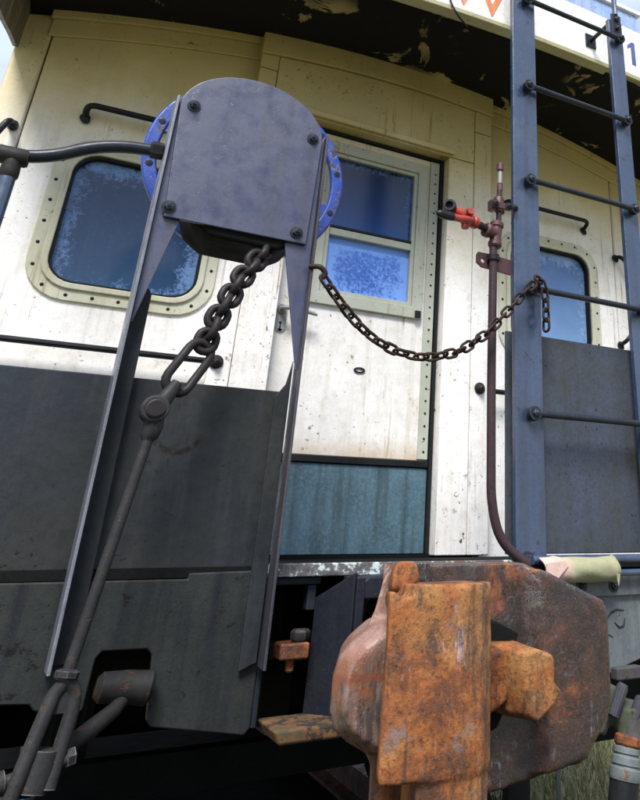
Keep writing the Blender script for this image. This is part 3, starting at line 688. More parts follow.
# right panel, bolted strip and skirt
finish('railing_panel', bx(1.185, 1.775, -0.752, -0.742, 1.190, 1.877), 'panel_scuffed', plat, bevel=0.003)
finish('bolted_strip', bx(1.10, 2.7, -0.822, -0.808, 1.072, 1.140), 'skirt_pale', plat, bevel=0.003)
bolts('strip_bolt', [(1.408, -0.822, 1.103), (1.528, -0.822, 1.101), (1.66, -0.822, 1.10)], 'bar', plat, r=0.013)
finish('skirt_plate', slab([(1.05, 1.088), (1.05, 0.80), (1.43, 0.850), (1.66, 0.905), (2.7, 0.98), (2.7, 1.088)], [], -0.8075, -0.795), 'skirt_pale', plat, bevel=0.004)
# scraped marks on the right skirt
for pts in ([(1.478, 1.030), (1.482, 1.005), (1.492, 0.985), (1.508, 0.968)], [(1.508, 1.012), (1.522, 1.026), (1.545, 1.034), (1.575, 1.031)], [(1.535, 1.000), (1.552, 0.985), (1.570, 0.990), (1.575, 1.008)], [(1.502, 0.972), (1.525, 0.962)]):
    n_ = len(pts); finish('scrape', tube([(x, -0.8082, z) for x, z in pts], [0.0016 if i in (0, n_ - 1) else 0.0030 for i in range(n_)], 6), 'black', plat)
# centre framing seen under the sill
finish('sill_angle', bx(0.50, 0.62, -0.785, -0.70, 1.128, 1.1455), 'bar', plat, bevel=0.003)
finish('sill_hanger', bx(0.590, 0.612, -0.78, -0.74, 1.07, 1.127), 'bar', plat, bevel=0.003)
finish('step_box', bx(1.38, 2.9, -0.60, -0.30, 0.655, 1.02), 'under', plat)
finish('draft_beam', bx(0.58, 0.66, -0.48, 1.2, 0.78, 1.147), 'under', plat)
finish('draft_beam', bx(0.98, 1.06, -0.48, 1.2, 0.78, 1.147), 'under', plat)
finish('cross_bar', bx(0.40, 0.86, -0.34, -0.32, 1.05, 1.062), 'skirt', plat)
finish('cross_bar', bx(0.545, 0.572, -0.40, -0.38, 0.90, 1.10), 'skirt', plat)
finish('striker_block', prism([(0.690, 1.135), (0.705, 1.147), (0.86, 1.147), (0.86, 1.096), (0.690, 1.096)], -0.90, -0.808), 'carrier', plat, bevel=0.006)

# ================================================================== HANDRAIL at the left
hr = root('platform_handrail', 'bent dark pipe handrail with a tee joint entering left side of brake stand', 'handrail', (-0.262, -0.84, 1.172))
r_ = 0.0165
finish('rail_pipe', tube(rounded([(-0.70, -0.84, 2.085), (-0.215, -0.84, 2.088), (-0.085, -0.84, 2.176), (0.085, -0.84, 2.196)], 0.09, 8), r_, 14), 'bar', hr)
finish('post_pipe', cyl((-0.262, -0.84, 1.172), (-0.262, -0.84, 2.06), 0.0175, 14), 'blue', hr)
bm = _lathe([(0, 0.020), (0.006, 0.023), (0.062, 0.023), (0.068, 0.020)], Vector((-0.300, -0.84, 2.086)), Vector((1, 0, 0)), 16, None)
_lathe([(0, 0.018), (0.04, 0.021), (0.052, 0.021), (0.058, 0.018)], Vector((-0.262, -0.84, 2.085)), Vector((0, 0, -1)), 16, bm)
finish('tee_joint', bm, 'rod_dark', hr)
bm = _lathe([(0, 0.018), (0.004, 0.024), (0.03, 0.024), (0.034, 0.018)], Vector((0.020, -0.84, 2.191)), Vector((1, 0.0, 0.05)), 6, None); finish('lock_nut', bm, 'black', hr)

# ================================================================== HAND BRAKE
hb = root('hand_brake', 'round topped blue grey hand brake plate on two tall tapered legs with blue wheel', 'hand brake', (0.27, -0.83, 0.96))
PY = -0.880
ol = [(0.085, 1.992), (0.455, 1.990), (0.466, 2.325)] + [(0.266 + 0.200 * math.cos(t), 2.325 + 0.150 * math.sin(t)) for t in [math.radians(8 + 164 * i / 22) for i in range(23)]] + [(0.067, 2.325)]
pl = finish('brake_plate', prism(ol, PY, PY + 0.010), 'blue_plate', hb, bevel=0.003)
bolts('plate_bolt', [(0.101, PY, 2.334), (0.436, PY, 2.330), (0.093, PY, 2.020), (0.424, PY, 2.020)], 'bar', hb, r=0.0125, h=0.011)
# legs: an angle with its flange outwards, a tapering gusset near the top
def Lp(pts, z0, z1):
    bm = bmesh.new(); a = [bm.verts.new((x, y, z0)) for x, y in pts]; b = [bm.verts.new((x, y, z1)) for x, y in pts]; n = len(pts)
    bm.faces.new(a); bm.faces.new(b[::-1])
    for i in range(n): bm.faces.new((a[i], b[i], b[(i + 1) % n], a[(i + 1) % n]))
    return bm
def leg(s, xo, z0, z1, gx, gz):
    a = finish('leg', Lp([(xo, -0.888), (xo + s * 0.007, -0.888), (xo + s * 0.007 - s * 0.004, -0.812), (xo - s * 0.004, -0.812)], z0, z1), 'leg' if s > 0 else 'leg_dark', hb, bevel=0.002)
    wt = 1.80 if s > 0 else 1.575
    bm = prism([(xo + s * 0.0075, z0 + 0.01), (xo + s * 0.046, z0 - 0.006 if s < 0 else z0 + 0.01), (xo + s * 0.044, wt), (xo + s * 0.020, wt + 0.035), (xo + s * 0.0075, wt + 0.10)], -0.822, -0.813)
    finish('leg_web', bm, 'panel_left', a, bevel=0.002)  # dark panel paint on the web stands in for its shade
    finish('gusset', prism([(xo + s * 0.0075, gz), (xo + s * 0.012, gz), (xo + s * gx, 1.995), (xo + s * gx, 2.10), (xo + s * 0.0075, 2.36)], -0.869, -0.860), 'blue_plate', a, bevel=0.002)
leg(1, 0.056, 0.985, 2.352, 0.070, 1.712)
leg(-1, 0.482, 0.962, 2.352, 0.085, 1.640)
hs = [(0.135, 2.40), (0.135, 2.05), (0.150, 2.005), (0.20, 1.968), (0.38, 1.962), (0.425, 1.99), (0.440, 2.04), (0.440, 2.40)]
finish('gear_housing', prism(hs, PY + 0.0105, -0.700), 'under', hb, bevel=0.012, seg=3)
# wheel behind the housing
WC = Vector((0.303, -0.66, 2.290)); WR = 0.301
wb = bmesh.new()
prof = []
N = 56
def ring(R0, R1, y0, y1, bm):
    A = [[bm.verts.new((WC.x + R * math.cos(2 * PI * k / N), y, WC.z + R * math.sin(2 * PI * k / N))) for k in range(N)] for R, y in ((R0, y0), (R1, y0), (R1, y1), (R0, y1))]
    for i in range(4):
        a, b = A[i], A[(i + 1) % 4]
        for k in range(N): bm.faces.new((a[k], a[(k + 1) % N], b[(k + 1) % N], b[k]))
ring(WR - 0.040, WR, WC.y - 0.012, WC.y + 0.012, wb)
wheel = finish('brake_wheel', wb, 'wheel_blue', hb, bevel=0.007, seg=3)
finish('wheel_hub', _lathe([(0, 0.055), (0.05, 0.06), (0.09, 0.05)], WC + Vector((0, 0.02, 0)), Vector((0, -1, 0)), 24, None), 'wheel_blue', wheel)
for k in range(6):
    a = k * PI / 3 + math.radians(36)
    d = Vector((math.cos(a), 0, math.sin(a))); s = Vector((-d.z, 0, d.x))
    bm = bmesh.new(); q = []
    for rr_, wd, y in ((0.045, 0.030, -0.02), (0.15, 0.022, -0.008), (0.225, 0.028, 0.0), (WR - 0.034, 0.062, 0.0)):
        q.append([bm.verts.new(WC + d * rr_ + s * (wd * e) + Vector((0, y + t, 0))) for e, t in ((-1, -0.007), (1, -0.007), (1, 0.007), (-1, 0.007))])
    for u, v in zip(q, q[1:]):
        for i in range(4): bm.faces.new((u[i], u[(i + 1) % 4], v[(i + 1) % 4], v[i]))
    bm.faces.new(q[0][::-1]); bm.faces.new(q[-1])
    finish('spoke', bm, 'wheel_blue', wheel, bevel=0.004)
bm = bmesh.new()
for k in range(12):
    a = k * PI / 6 + 0.2; _lathe([(0, 0.011), (0.002, 0.010), (0.003, 0.006)], WC + Vector((math.cos(a) * (WR - 0.020), -0.012, math.sin(a) * (WR - 0.020))), Vector((0, -1, 0)), 10, bm)
stuff(finish('rim_rivets', bm, 'bar', wheel))
finish('wheel_shaft', cyl((WC.x, WC.y, WC.z), (WC.x, -0.699, WC.z), 0.025, 14), 'bar', hb)
# hook for the safety chain on the right leg
finish('chain_hook', tube(rounded([(0.470, -0.885, 1.925), (0.496, -0.905, 1.925), (0.515, -0.905, 1.905), (0.500, -0.90, 1.888)], 0.015), 0.0075, 10), 'rusty_chain', hb)

# ================================================================== BRAKE CHAIN, ROD, LEVER
bc = root('brake_chain', 'heavy dark chain hanging from under the brake plate to the rod', 'chain', (0.343, -0.86, 1.96))
lm = link_mesh('link', 0.035, 0.043, 0.0100, 'chain')
chain(lm, [(0.350, -0.82, 1.985), (0.343, -0.86, 1.944), (0.300, -0.885, 1.866), (0.271, -0.90, 1.791), (0.246, -0.905, 1.721), (0.232, -0.91, 1.660)], bc, 0.0345, 0.1, 0.2)
lm2 = link_mesh('link', 0.118, 0.058, 0.0105, 'chain')
chain(lm2, [(0.236, -0.91, 1.665), (0.176, -0.93, 1.548)], bc, 0.125, 0.25, 0.0)
br = root('brake_rod', 'long grey steel brake rod with bolted clevis above and open fork below', 'brake rod', (0.09, -0.95, 1.0))
T0, T1 = Vector((0.1475, -0.945, 1.437)), Vector((0.088, -0.975, 1.000))
finish('rod', tube([T0, T0.lerp(T1, .33), T0.lerp(T1, .66), T1], 0.0115, 12), 'rod', br)
ax = (T1 - T0).normalized()
# clevis: forged eye and jaw
bm = tube([T0 + ax * 0.006, T0 - ax * 0.004, T0 - ax * 0.03, T0 - ax * 0.05], [0.013, 0.020, 0.023, 0.019], 10)
finish('clevis_jaw', bm, 'rod', br, bevel=0)
E0 = Vector((0.148, -0.95, 1.497))
bm = _lathe([(0, 0.026), (0.004, 0.030), (0.040, 0.030), (0.044, 0.026)], E0 + Vector((0, 0.022, 0)), Vector((0, -1, 0)), 24, None)
finish('clevis_eye', bm, 'rod', br)
bm = _lathe([(0, 0.020), (0.006, 0.020), (0.008, 0.017)], E0 + Vector((0, -0.022, 0)), Vector((0, -1, 0)), 20, None); finish('pin', bm, 'chain', br)
finish('clevis_arm', tube([E0 + Vector((0.008, 0.004, 0.01)), E0 + Vector((0.024, 0.010, 0.040)), E0 + Vector((0.038, 0.014, 0.068))], [0.020, 0.017, 0.012], 12), 'rod', br)
# lower fork
F = Vector((0.086, -0.98, 0.985))
bm = _lathe([(0, 0.014), (0.004, 0.021), (0.014, 0.021), (0.018, 0.017)], F + Vector((0.002, 0, 0.022)), ax, 8, None); finish('fork_nut', bm, 'rod', br)
bm = tube(rounded([F + Vector((0.004, 0, 0.004)), F + Vector((-0.014, 0, -0.018)), F + Vector((-0.020, -0.01, -0.04)), F + Vector((-0.040, -0.03, -0.13)), F + Vector((-0.048, -0.035, -0.17))], 0.02), 0.0130, 18); finish('fork_arm', bm, 'rod', br)
bm = tube(rounded([F + Vector((0.0, 0, 0.004)), F + Vector((0.020, 0.005, -0.015)), F + Vector((0.022, 0.0, -0.05)), F + Vector((0.014, -0.01, -0.11)), F + Vector((0.008, -0.02, -0.16))], 0.02), 0.0130, 18); finish('fork_arm', bm, 'rod', br)
finish('fork_web', prism([(F.x - 0.016, F.z - 0.010), (F.x + 0.020, F.z - 0.010), (F.x + 0.014, F.z - 0.050), (F.x - 0.018, F.z - 0.050)], F.y - 0.006, F.y + 0.008), 'rod', br, bevel=0.003)
bm = cyl((0.022, -1.005, 0.845), (0.118, -0.985, 0.866), 0.011, 14); _lathe([(0, 0.019), (0.010, 0.020), (0.014, 0.016)], Vector((0.024, -1.005, 0.846)), Vector((-1, -0.2, -0.2)), 16, bm); _lathe([(0, 0.015), (0.012, 0.015)], Vector((0.115, -0.985, 0.866)), Vector((1, 0.2, 0.2)), 6, bm)
finish('fork_pin', bm, 'rod', br)
lv = root('brake_lever', 'cast rusty bell crank lever poking through notch in left skirt plate', 'lever', (0.17, -0.85, 0.90))
bm = tube([(0.068, -0.995, 0.822), (0.075, -0.99, 0.862), (0.078, -0.99, 0.885)], [0.025, 0.026, 0.022], 12); finish('lever_boss', bm, 'rod', lv)
bm = tube([(0.085, -0.965, 0.868), (0.115, -0.93, 0.874), (0.150, -0.90, 0.890), (0.190, -0.87, 0.915), (0.222, -0.83, 0.945)], [0.009, 0.014, 0.017, 0.015, 0.010], 12); finish('lever_arm', bm, 'rod_dark', lv)
bm = tube([(0.150, -0.84, 0.953), (0.160, -0.84, 0.952), (0.205, -0.838, 0.950), (0.250, -0.835, 0.943), (0.260, -0.835, 0.941)], [0.018, 0.028, 0.030, 0.033, 0.024], 20); finish('lever_block', bm, 'rod_dark', lv)
bm = tube([(0.05, -0.985, 0.828), (0.04, -0.97, 0.77), (0.05, -0.96, 0.70)], [0.030, 0.034, 0.03], 14); finish('lever_drop', bm, 'blue', lv)

# ================================================================== LADDER
ld = root('end_ladder', 'tall blue grey steel ladder with round rungs bolted between two flat stiles', 'ladder', (1.48, -0.79, 1.0))
finish('stile', bx(1.190, 1.298, -0.802, -0.780, 0.98, 3.80), 'blue', ld, bevel=0.003)
finish('stile', bx(1.700, 1.778, -0.802, -0.780, 0.98, 3.40), 'blue', ld, bevel=0.003)
ZR = [3.285, 2.853, 2.437, 2.017, 1.597]
proto = None
for i, z in enumerate(ZR):
    if proto is None:
        bm = tube([(1.262, -0.822, z), (1.285, -0.824, z), (1.40, -0.824, z), (1.60, -0.824, z), (1.715, -0.824, z), (1.735, -0.822, z)], [0.012, 0.0115, 0.0108, 0.0108, 0.0115, 0.012], 12)
        for x in (1.248, 1.742):
            _lathe([(0, 0.022), (0.010, 0.024), (0.020, 0.022)], Vector((x, -0.8125, z)), Vector((0, -1, 0)), 18, bm)
            hexbolt(bm, (x, -0.8325, z), (0, -1, 0), 0.012, 0.008, False)
            _lathe([(0, 0.016), (0.011, 0.016)], Vector((x, -0.802, z)), Vector((0, -1, 0)), 12, bm)
        proto = finish('rung', bm, 'bar', ld); base = Vector(proto.location)
    else:
        o = proto.copy(); COL.objects.link(o); o.parent = ld; o.location = base + Vector((0, 0, z - ZR[0]))
bolts('foot_bolt', [(1.228, -0.802, 1.172)], 'bar', ld, r=0.019, h=0.014)
# upper plate with the rod that carries on over the roof
up = finish('splice_plate', bx(1.712, 1.766, -0.812, -0.8022, 3.31, 3.43), 'bar', ld, bevel=0.003)
bolts('splice_bolt', [(1.738, -0.812, 3.40), (1.738, -0.812, 3.35)], 'bar', ld, r=0.012, washer=False)
finish('roof_rail', tube(rounded([(1.738, -0.807, 3.43), (1.738, -0.805, 3.70), (1.745, -0.70, 3.9)], 0.1), 0.012, 10), 'blue', ld)
finish('roof_bracket', bx(1.725, 1.745, -0.780, -0.626, 3.405, 3.412), 'bar', ld)
finish('roof_bracket', bx(1.705, 1.765, -0.627, -0.6205, 3.37, 3.445), 'bar', ld, bevel=0.002)

# ================================================================== AIR PIPE with red valve
ap = root('air_pipe', 'thin purple brown brake pipe standing beside the ladder with red valve', 'pipe', (1.108, -0.80, 1.16))
APY = -0.80
finish('main_pipe', tube(rounded([(1.108, APY, 2.19), (1.103, APY, 1.70), (1.105, APY, 1.33), (1.135, APY, 1.225), (1.235, APY - 0.02, 1.150), (1.32, APY - 0.03, 1.13)], 0.07, 8), 0.0145, 12), 'pipe', ap)
finish('upper_pipe', tube([(1.128, APY, 2.22), (1.129, APY, 2.315), (1.1325, APY, 2.40)], 0.0100, 12), 'pipe', ap)
finish('top_stub', tube([(1.1325, APY, 2.385), (1.1335, APY, 2.455)], 0.0075, 10), 'nickel', ap)
bm = _lathe([(0, 0.010), (0.003, 0.013), (0.028, 0.013), (0.031, 0.009)], Vector((1.1335, APY, 2.452)), Vector((0, 0, 1)), 10, None); _lathe([(0, .011), (0.022, .011)], Vector((1.1320, APY, 2.372)), Vector((0, 0, 1)), 8, bm); finish('top_cap', bm, 'red_brown', ap)
# clamp with its two ears
bm = _lathe([(0, 0.015), (0.05, 0.019), (0.058, 0.016)], Vector((1.128, APY, 2.285)), Vector((0, 0, 1)), 12, None); box(bm, 1.092, 1.166, APY - 0.020, APY - 0.008, 2.293, 2.318); box(bm, 1.092, 1.112, APY - 0.012, APY + 0.018, 2.286, 2.326)
finish('pipe_clamp', bm, 'red_brown', ap, bevel=0.003)
bolts('clamp_bolt', [(1.102, APY - 0.02, 2.306), (1.158, APY - 0.02, 2.306), (1.186, APY - 0.012, 2.310)], 'black', ap, r=0.0105)

# tee
bm = _lathe([(0, 0.020), (0.006, 0.024), (0.018, 0.024), (0.022, 0.020), (0.074, 0.020), (0.078, 0.024), (0.092, 0.024), (0.098, 0.018)], Vector((1.112, APY, 2.148)), Vector((0.1, 0, 1)), 16, None)
_lathe([(0, 0.020), (0.030, 0.020), (0.032, 0.025), (0.046, 0.025), (0.050, 0.019)], Vector((1.116, APY, 2.196)), Vector((-1, -0.25, 0.12)), 16, bm)
finish('pipe_tee', bm, 'red_brown', ap)
VA = Vector((-1, -0.30, 0.10)).normalized(); V0 = Vector((1.070, APY - 0.014, 2.203))
finish('nipple', cyl(V0, V0 + VA * 0.055, 0.0135, 12), 'black', ap)
bm = _lathe([(0, 0.017), (0.004, 0.022), (0.020, 0.022), (0.024, 0.017), (0.034, 0.020), (0.050, 0.026), (0.066, 0.024), (0.080, 0.019), (0.120, 0.018), (0.126, 0.015)], V0 + VA * 0.045, VA, 14, None)
vb = finish('valve_body', bm, 'red', ap)
bm = _lathe([(0, 0.013), (0.022, 0.013), (0.024, 0.017), (0.036, 0.017), (0.040, 0.012)], V0 + VA * 0.100 + Vector((0, 0, -0.04)), Vector((0, 0, 1)), 6, None)
_lathe([(0, 0.011), (0.030, 0.011), (0.033, 0.015), (0.042, 0.014)], V0 + VA * 0.100, Vector((0, -1, 0.2)), 8, bm); finish('valve_stem', bm, 'red', vb)
VE = V0 + VA * 0.168
bm = _lathe([(0, 0.016), (0.006, 0.021), (0.030, 0.022), (0.036, 0.020), (0.036, 0.013), (0.022, 0.012)], VE, (VA + Vector((0.2, -0.9, -0.1))).normalized(), 18, None); finish('outlet_cap', bm, 'black', vb)
bm = tube([V0 + VA * 0.09 + Vector((0, -0.03, -0.016)), V0 + VA * 0.14 + Vector((0, -0.03, -0.034)), V0 + VA * 0.185 + Vector((0, -0.03, -0.046))], [0.011, 0.012, 0.012], 10); finish('valve_lever', bm, 'red', vb)
bm = tube([V0 + VA * 0.175 + Vector((0, -0.03, -0.043)), V0 + VA * 0.21 + Vector((0, -0.03, -0.052)), V0 + VA * 0.235 + Vector((0, -0.03, -0.056)), V0 + VA * 0.243 + Vector((0, -0.03, -0.057))], [0.0135, 0.0145, 0.012, 0.005], 10); finish('lever_tip', bm, 'black', vb)
# bracket to the stile
hole = [(1.076 + 0.0075 * math.cos(t * PI / 5), 2.098 + 0.0075 * math.sin(t * PI / 5)) for t in range(10)]
bk = finish('pipe_bracket', slab([(1.058, 2.128), (1.052, 2.116), (1.052, 2.088), (1.072, 2.074), (1.189, 2.066), (1.189, 2.122), (1.10, 2.128)], [hole], -0.784, -0.776), 'red_brown', ap, bevel=0.002)
bm = _lathe([(0, 0.021), (0.020, 0.021)], Vector((1.1075, APY, 2.098)), Vector((0, 0, 1)), 16, None); finish('bracket_ring', bm, 'black', bk)

# ================================================================== SAFETY CHAIN
sc = root('safety_chain', 'rusty brown safety chain sagging across the doorway from brake leg to ladder', 'chain', (0.85, -0.88, 1.72))
lm3 = link_mesh('link', 0.036, 0.026, 0.0046, 'rusty_chain')
sp = [(0.505, -0.905, 1.895), (0.546, -0.90, 1.851), (0.590, -0.895, 1.806), (0.641, -0.89, 1.765), (0.695, -0.885, 1.736), (0.752, -0.88, 1.720), (0.805, -0.875, 1.715), (0.858, -0.870, 1.719), (0.955, -0.865, 1.750), (1.050, -0.86, 1.820), (1.135, -0.855, 1.912), (1.195, -0.86, 1.985), (1.228, -0.868, 2.018)]
chain(lm3, sp, sc, 0.0335, 0.35, 0.2)
chain(lm3, [(1.235, -0.868, 2.035), (1.262, -0.855, 2.040), (1.278, -0.85, 2.01), (1.286, -0.848, 1.97), (1.287, -0.846, 1.87)], sc, 0.0335, 0.0, 0.25)

# ================================================================== COUPLER
cp = root('coupler', 'massive rusty orange cast iron knuckle coupler in front of the sill', 'coupler', (0.75, -1.3, 0.8))
def cast(name, parts, mat, parent, vox=0.007, smooth=6, disp=0.008, dscale=0.14):
    """several prisms fused by a voxel remesh and softened like a casting"""
    bm = bmesh.new()
    for f in parts: f(bm)
    o = finish(name, bm, mat, parent, angle=180)
    r = o.modifiers.new('remesh', 'REMESH'); r.mode = 'VOXEL'; r.voxel_size = vox; r.use_smooth_shade = True
    s = o.modifiers.new('smooth', 'SMOOTH'); s.factor = 0.5; s.iterations = smooth
    for sc_, st in ((dscale, disp), (0.018, disp * 0.14)):
        t = bpy.data.textures.new(name + '_pitting', 'CLOUDS'); t.noise_scale = sc_; t.noise_depth = 3
        d = o.modifiers.new('pitting', 'DISPLACE'); d.texture = t; d.strength = st; d.mid_level = 0.5; d.texture_coords = 'GLOBAL'
    return o
P_ = lambda pts, y0, y1: (lambda bm: prism(pts, y0, y1, bm))
def wedge(face, y0, back, y1):
    def f(bm):
        a = [bm.verts.new((x, y0, z)) for x, z in face]; b = [bm.verts.new((x, y1, z)) for x, z in back]; n = len(face)
        bm.faces.new(a); bm.faces.new(b[::-1])
        for i in range(n): bm.faces.new((a[i], b[i], b[(i + 1) % n], a[(i + 1) % n]))
    return f
def Zp(pts, z0, z1):
    def f(bm):
        a = [bm.verts.new((x, y, z0)) for x, y in pts]; b = [bm.verts.new((x, y, z1)) for x, y in pts]; n = len(pts)
        bm.faces.new(a); bm.faces.new(b[::-1])
        for i in range(n): bm.faces.new((a[i], b[i], b[(i + 1) % n], a[(i + 1) % n]))
    return f
face = [(0.520, 1.190), (0.60, 1.188), (0.70, 1.186), (0.812, 1.187), (0.905, 1.152), (0.985, 1.120), (0.999, 1.100), (1.000, 0.940), (0.985, 0.915), (0.930, 0.850), (0.74, 0.832), (0.52, 0.80)]
guard_f = [(0.535, 1.192), (0.512, 1.170), (0.500, 1.120), (0.490, 1.10), (0.490, 0.93), (0.508, 0.905), (0.512, 0.74), (0.60, 0.74), (0.60, 1.19)]
guard_b = [(0.62, 1.16), (0.618, 1.15), (0.610, 1.10), (0.585, 1.06), (0.580, 1.04), (0.590, 0.97), (0.60, 0.90), (0.60, 0.78), (0.64, 0.78), (0.64, 1.16)]
guard_b = [(0.62, 1.16), (0.618, 1.15), (0.610, 1.12), (0.60, 1.09), (0.60, 0.95), (0.60, 0.90), (0.60, 0.78), (0.64, 0.78), (0.64, 1.16)]
jaw_f = [(0.530, 1.106), (0.495, 1.104), (0.452, 1.080), (0.432, 1.062), (0.424, 1.035), (0.423, 0.990), (0.432, 0.962), (0.455, 0.944), (0.490, 0.925), (0.530, 0.915)]
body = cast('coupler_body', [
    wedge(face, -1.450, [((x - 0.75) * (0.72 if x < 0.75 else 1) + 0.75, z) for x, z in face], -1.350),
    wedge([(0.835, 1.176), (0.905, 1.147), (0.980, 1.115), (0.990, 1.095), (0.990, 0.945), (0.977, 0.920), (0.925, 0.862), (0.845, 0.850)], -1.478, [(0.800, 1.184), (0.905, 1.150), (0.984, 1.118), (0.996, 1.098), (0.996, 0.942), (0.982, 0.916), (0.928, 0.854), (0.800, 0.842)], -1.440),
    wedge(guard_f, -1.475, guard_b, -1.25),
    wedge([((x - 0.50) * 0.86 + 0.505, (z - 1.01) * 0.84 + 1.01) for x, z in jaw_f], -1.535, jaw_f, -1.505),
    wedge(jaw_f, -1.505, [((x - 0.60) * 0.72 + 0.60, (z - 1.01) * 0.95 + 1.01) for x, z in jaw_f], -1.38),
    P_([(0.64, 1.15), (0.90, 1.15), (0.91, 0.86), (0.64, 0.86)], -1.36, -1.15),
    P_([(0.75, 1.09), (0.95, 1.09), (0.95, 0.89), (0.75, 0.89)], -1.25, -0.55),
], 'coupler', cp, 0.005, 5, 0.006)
cast('pivot_lug', [wedge([(0.506, 1.184), (0.503, 1.155), (0.506, 1.150), (0.528, 1.146), (0.552, 1.164), (0.549, 1.188), (0.535, 1.194), (0.514, 1.194)], -1.535, [(0.535, 1.180), (0.53, 1.155), (0.535, 1.14), (0.545, 1.14), (0.552, 1.164), (0.549, 1.185), (0.545, 1.19), (0.537, 1.19)], -1.44)], 'rust_hot', cp, 0.004, 3, 0.005, 0.08)
# near black plates by the knuckle tail paint the shade of a recess
kn_o = [(0.461, 1.105), (0.466, 1.142), (0.480, 1.151), (0.492, 1.140), (0.505, 1.143), (0.520, 1.156), (0.545, 1.162), (0.60, 1.164), (0.640, 1.166), (0.654, 1.156), (0.656, 1.10), (0.655, 0.86), (0.648, 0.845), (0.590, 0.84), (0.560, 0.878), (0.545, 0.898), (0.50, 0.905), (0.474, 0.915), (0.464, 0.935)]
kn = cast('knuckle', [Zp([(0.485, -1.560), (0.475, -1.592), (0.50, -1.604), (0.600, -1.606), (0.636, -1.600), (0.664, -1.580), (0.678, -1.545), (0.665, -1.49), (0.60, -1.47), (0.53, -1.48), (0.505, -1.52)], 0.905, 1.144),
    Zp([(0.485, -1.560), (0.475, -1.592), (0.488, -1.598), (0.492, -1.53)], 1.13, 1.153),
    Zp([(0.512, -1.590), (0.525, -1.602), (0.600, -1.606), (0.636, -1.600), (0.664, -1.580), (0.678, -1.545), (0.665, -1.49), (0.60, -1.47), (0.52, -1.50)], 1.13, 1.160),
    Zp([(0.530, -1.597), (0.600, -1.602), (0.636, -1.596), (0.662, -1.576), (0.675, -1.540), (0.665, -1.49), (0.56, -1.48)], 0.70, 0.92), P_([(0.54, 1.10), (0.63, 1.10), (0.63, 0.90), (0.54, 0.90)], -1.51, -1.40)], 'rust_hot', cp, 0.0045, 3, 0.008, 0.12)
lk_f = [(0.640, 1.060), (0.700, 1.058), (0.790, 1.035), (0.800, 1.020), (0.796, 0.985), (0.812, 0.965), (0.806, 0.950), (0.770, 0.915), (0.735, 0.915), (0.715, 0.935), (0.680, 0.935), (0.640, 0.915)]
def forged(name, polys, mat, bev=0.007):
    bm = bmesh.new(); polys(bm); return finish(name, bm, mat, cp, bevel=bev, seg=3, angle=40)
forged('tail_arm', wedge([(0.63, 1.052), (0.70, 1.056), (0.735, 1.046), (0.752, 1.02), (0.756, 0.995), (0.742, 0.972), (0.715, 0.958), (0.63, 0.945)], -1.505, [(0.63, 1.055), (0.70, 1.06), (0.75, 1.05), (0.77, 1.02), (0.77, 0.99), (0.75, 0.965), (0.715, 0.95), (0.63, 0.94)], -1.44), 'rust_wet')
forged('knuckle_tail', wedge([(0.752, 1.046), (0.775, 1.052), (0.812, 1.041), (0.817, 1.03), (0.815, 0.998), (0.830, 0.984), (0.815, 0.966), (0.778, 0.942), (0.766, 0.952), (0.757, 0.985), (0.748, 1.02)], -1.545, [(0.705, 1.064), (0.775, 1.060), (0.806, 1.047), (0.81, 1.03), (0.81, 1.00), (0.815, 0.985), (0.800, 0.967), (0.75, 0.942), (0.72, 0.952), (0.71, 0.985), (0.705, 1.02)], -1.43), 'rust_hot')
finish('throat_shade', prism([(0.655, 1.090), (0.740, 1.090), (0.790, 1.068), (0.780, 1.045), (0.655, 1.06)], -1.466, -1.45), 'under', cp, bevel=0.004)  # near black plate on the face for the shade in the gap
finish('throat_shade', prism([(0.655, 0.955), (0.710, 0.965), (0.760, 0.950), (0.745, 0.925), (0.655, 0.905)], -1.466, -1.45), 'under', cp, bevel=0.006)

# carrier and its bolts beside the shank
cc = root('coupler_carrier', 'pitted blue black angle bracket with mossy foot standing left of the coupler', 'bracket', (0.62, -0.87, 0.83))
bm = bmesh.new()
A = [(0.601, -0.81, 1.100), (0.668, -0.90, 1.157), (0.668, -0.90, 0.852), (0.596, -0.81, 0.852)]
nv = Vector((0.8, 0.6, 0)) * 0.012
a = [bm.verts.new(p) for p in A]; b = [bm.verts.new(Vector(p) + nv) for p in A]
bm.faces.new(a); bm.faces.new(b[::-1])
for i in range(4): bm.faces.new((a[i], b[i], b[(i + 1) % 4], a[(i + 1) % 4]))
finish('angle_web', bm, 'carrier', cc, bevel=0.003)
finish('angle_flange', bx(0.672, 0.694, -0.905, -0.80, 0.852, 1.146), 'carrier', cc, bevel=0.004)
finish('carrier_foot', prism([(0.495, 0.860), (0.650, 0.860), (0.650, 0.830), (0.512, 0.830)], -0.945, -0.80), 'carrier_foot', cc, bevel=0.008, seg=3)
bm = bmesh.new(); box(bm, 0.515, 0.585, -0.86, -0.80, 0.975, 1.010); finish('nut_block', bm, 'rust_wet', cc, bevel=0.006)
finish('nut_block', _lathe([(0, 0.020), (0.006, 0.024), (0.020, 0.024), (0.026, 0.018)], Vector((0.566, -0.835, 1.0105)), Vector((0, 0, 1)), 6, None), 'rod', cc, bevel=0.002)
finish('bolt_end', _lathe([(0, 0.010), (0.022, 0.010), (0.026, 0.006)], Vector((0.548, -0.835, 0.9745)), Vector((0, 0, -1)), 10, None), 'rust', cc)
finish('nut_shelf', bx(0.50, 0.60, -0.795, -0.63, 0.972, 1.000), 'under', cc)

# ================================================================== THINGS AT LOWER RIGHT
ur = root('uncoupling_rods', 'two parallel blue grey rods running right from under the wrapped sleeve', 'rods', (1.6, -0.84, 1.14))
finish('rod', cyl((1.22, -0.842, 1.176), (2.7, -0.842, 1.176), 0.0125, 12), 'blue', ur)
finish('rod', cyl((1.22, -0.846, 1.137), (2.7, -0.846, 1.137), 0.0095, 12), 'blue', ur)
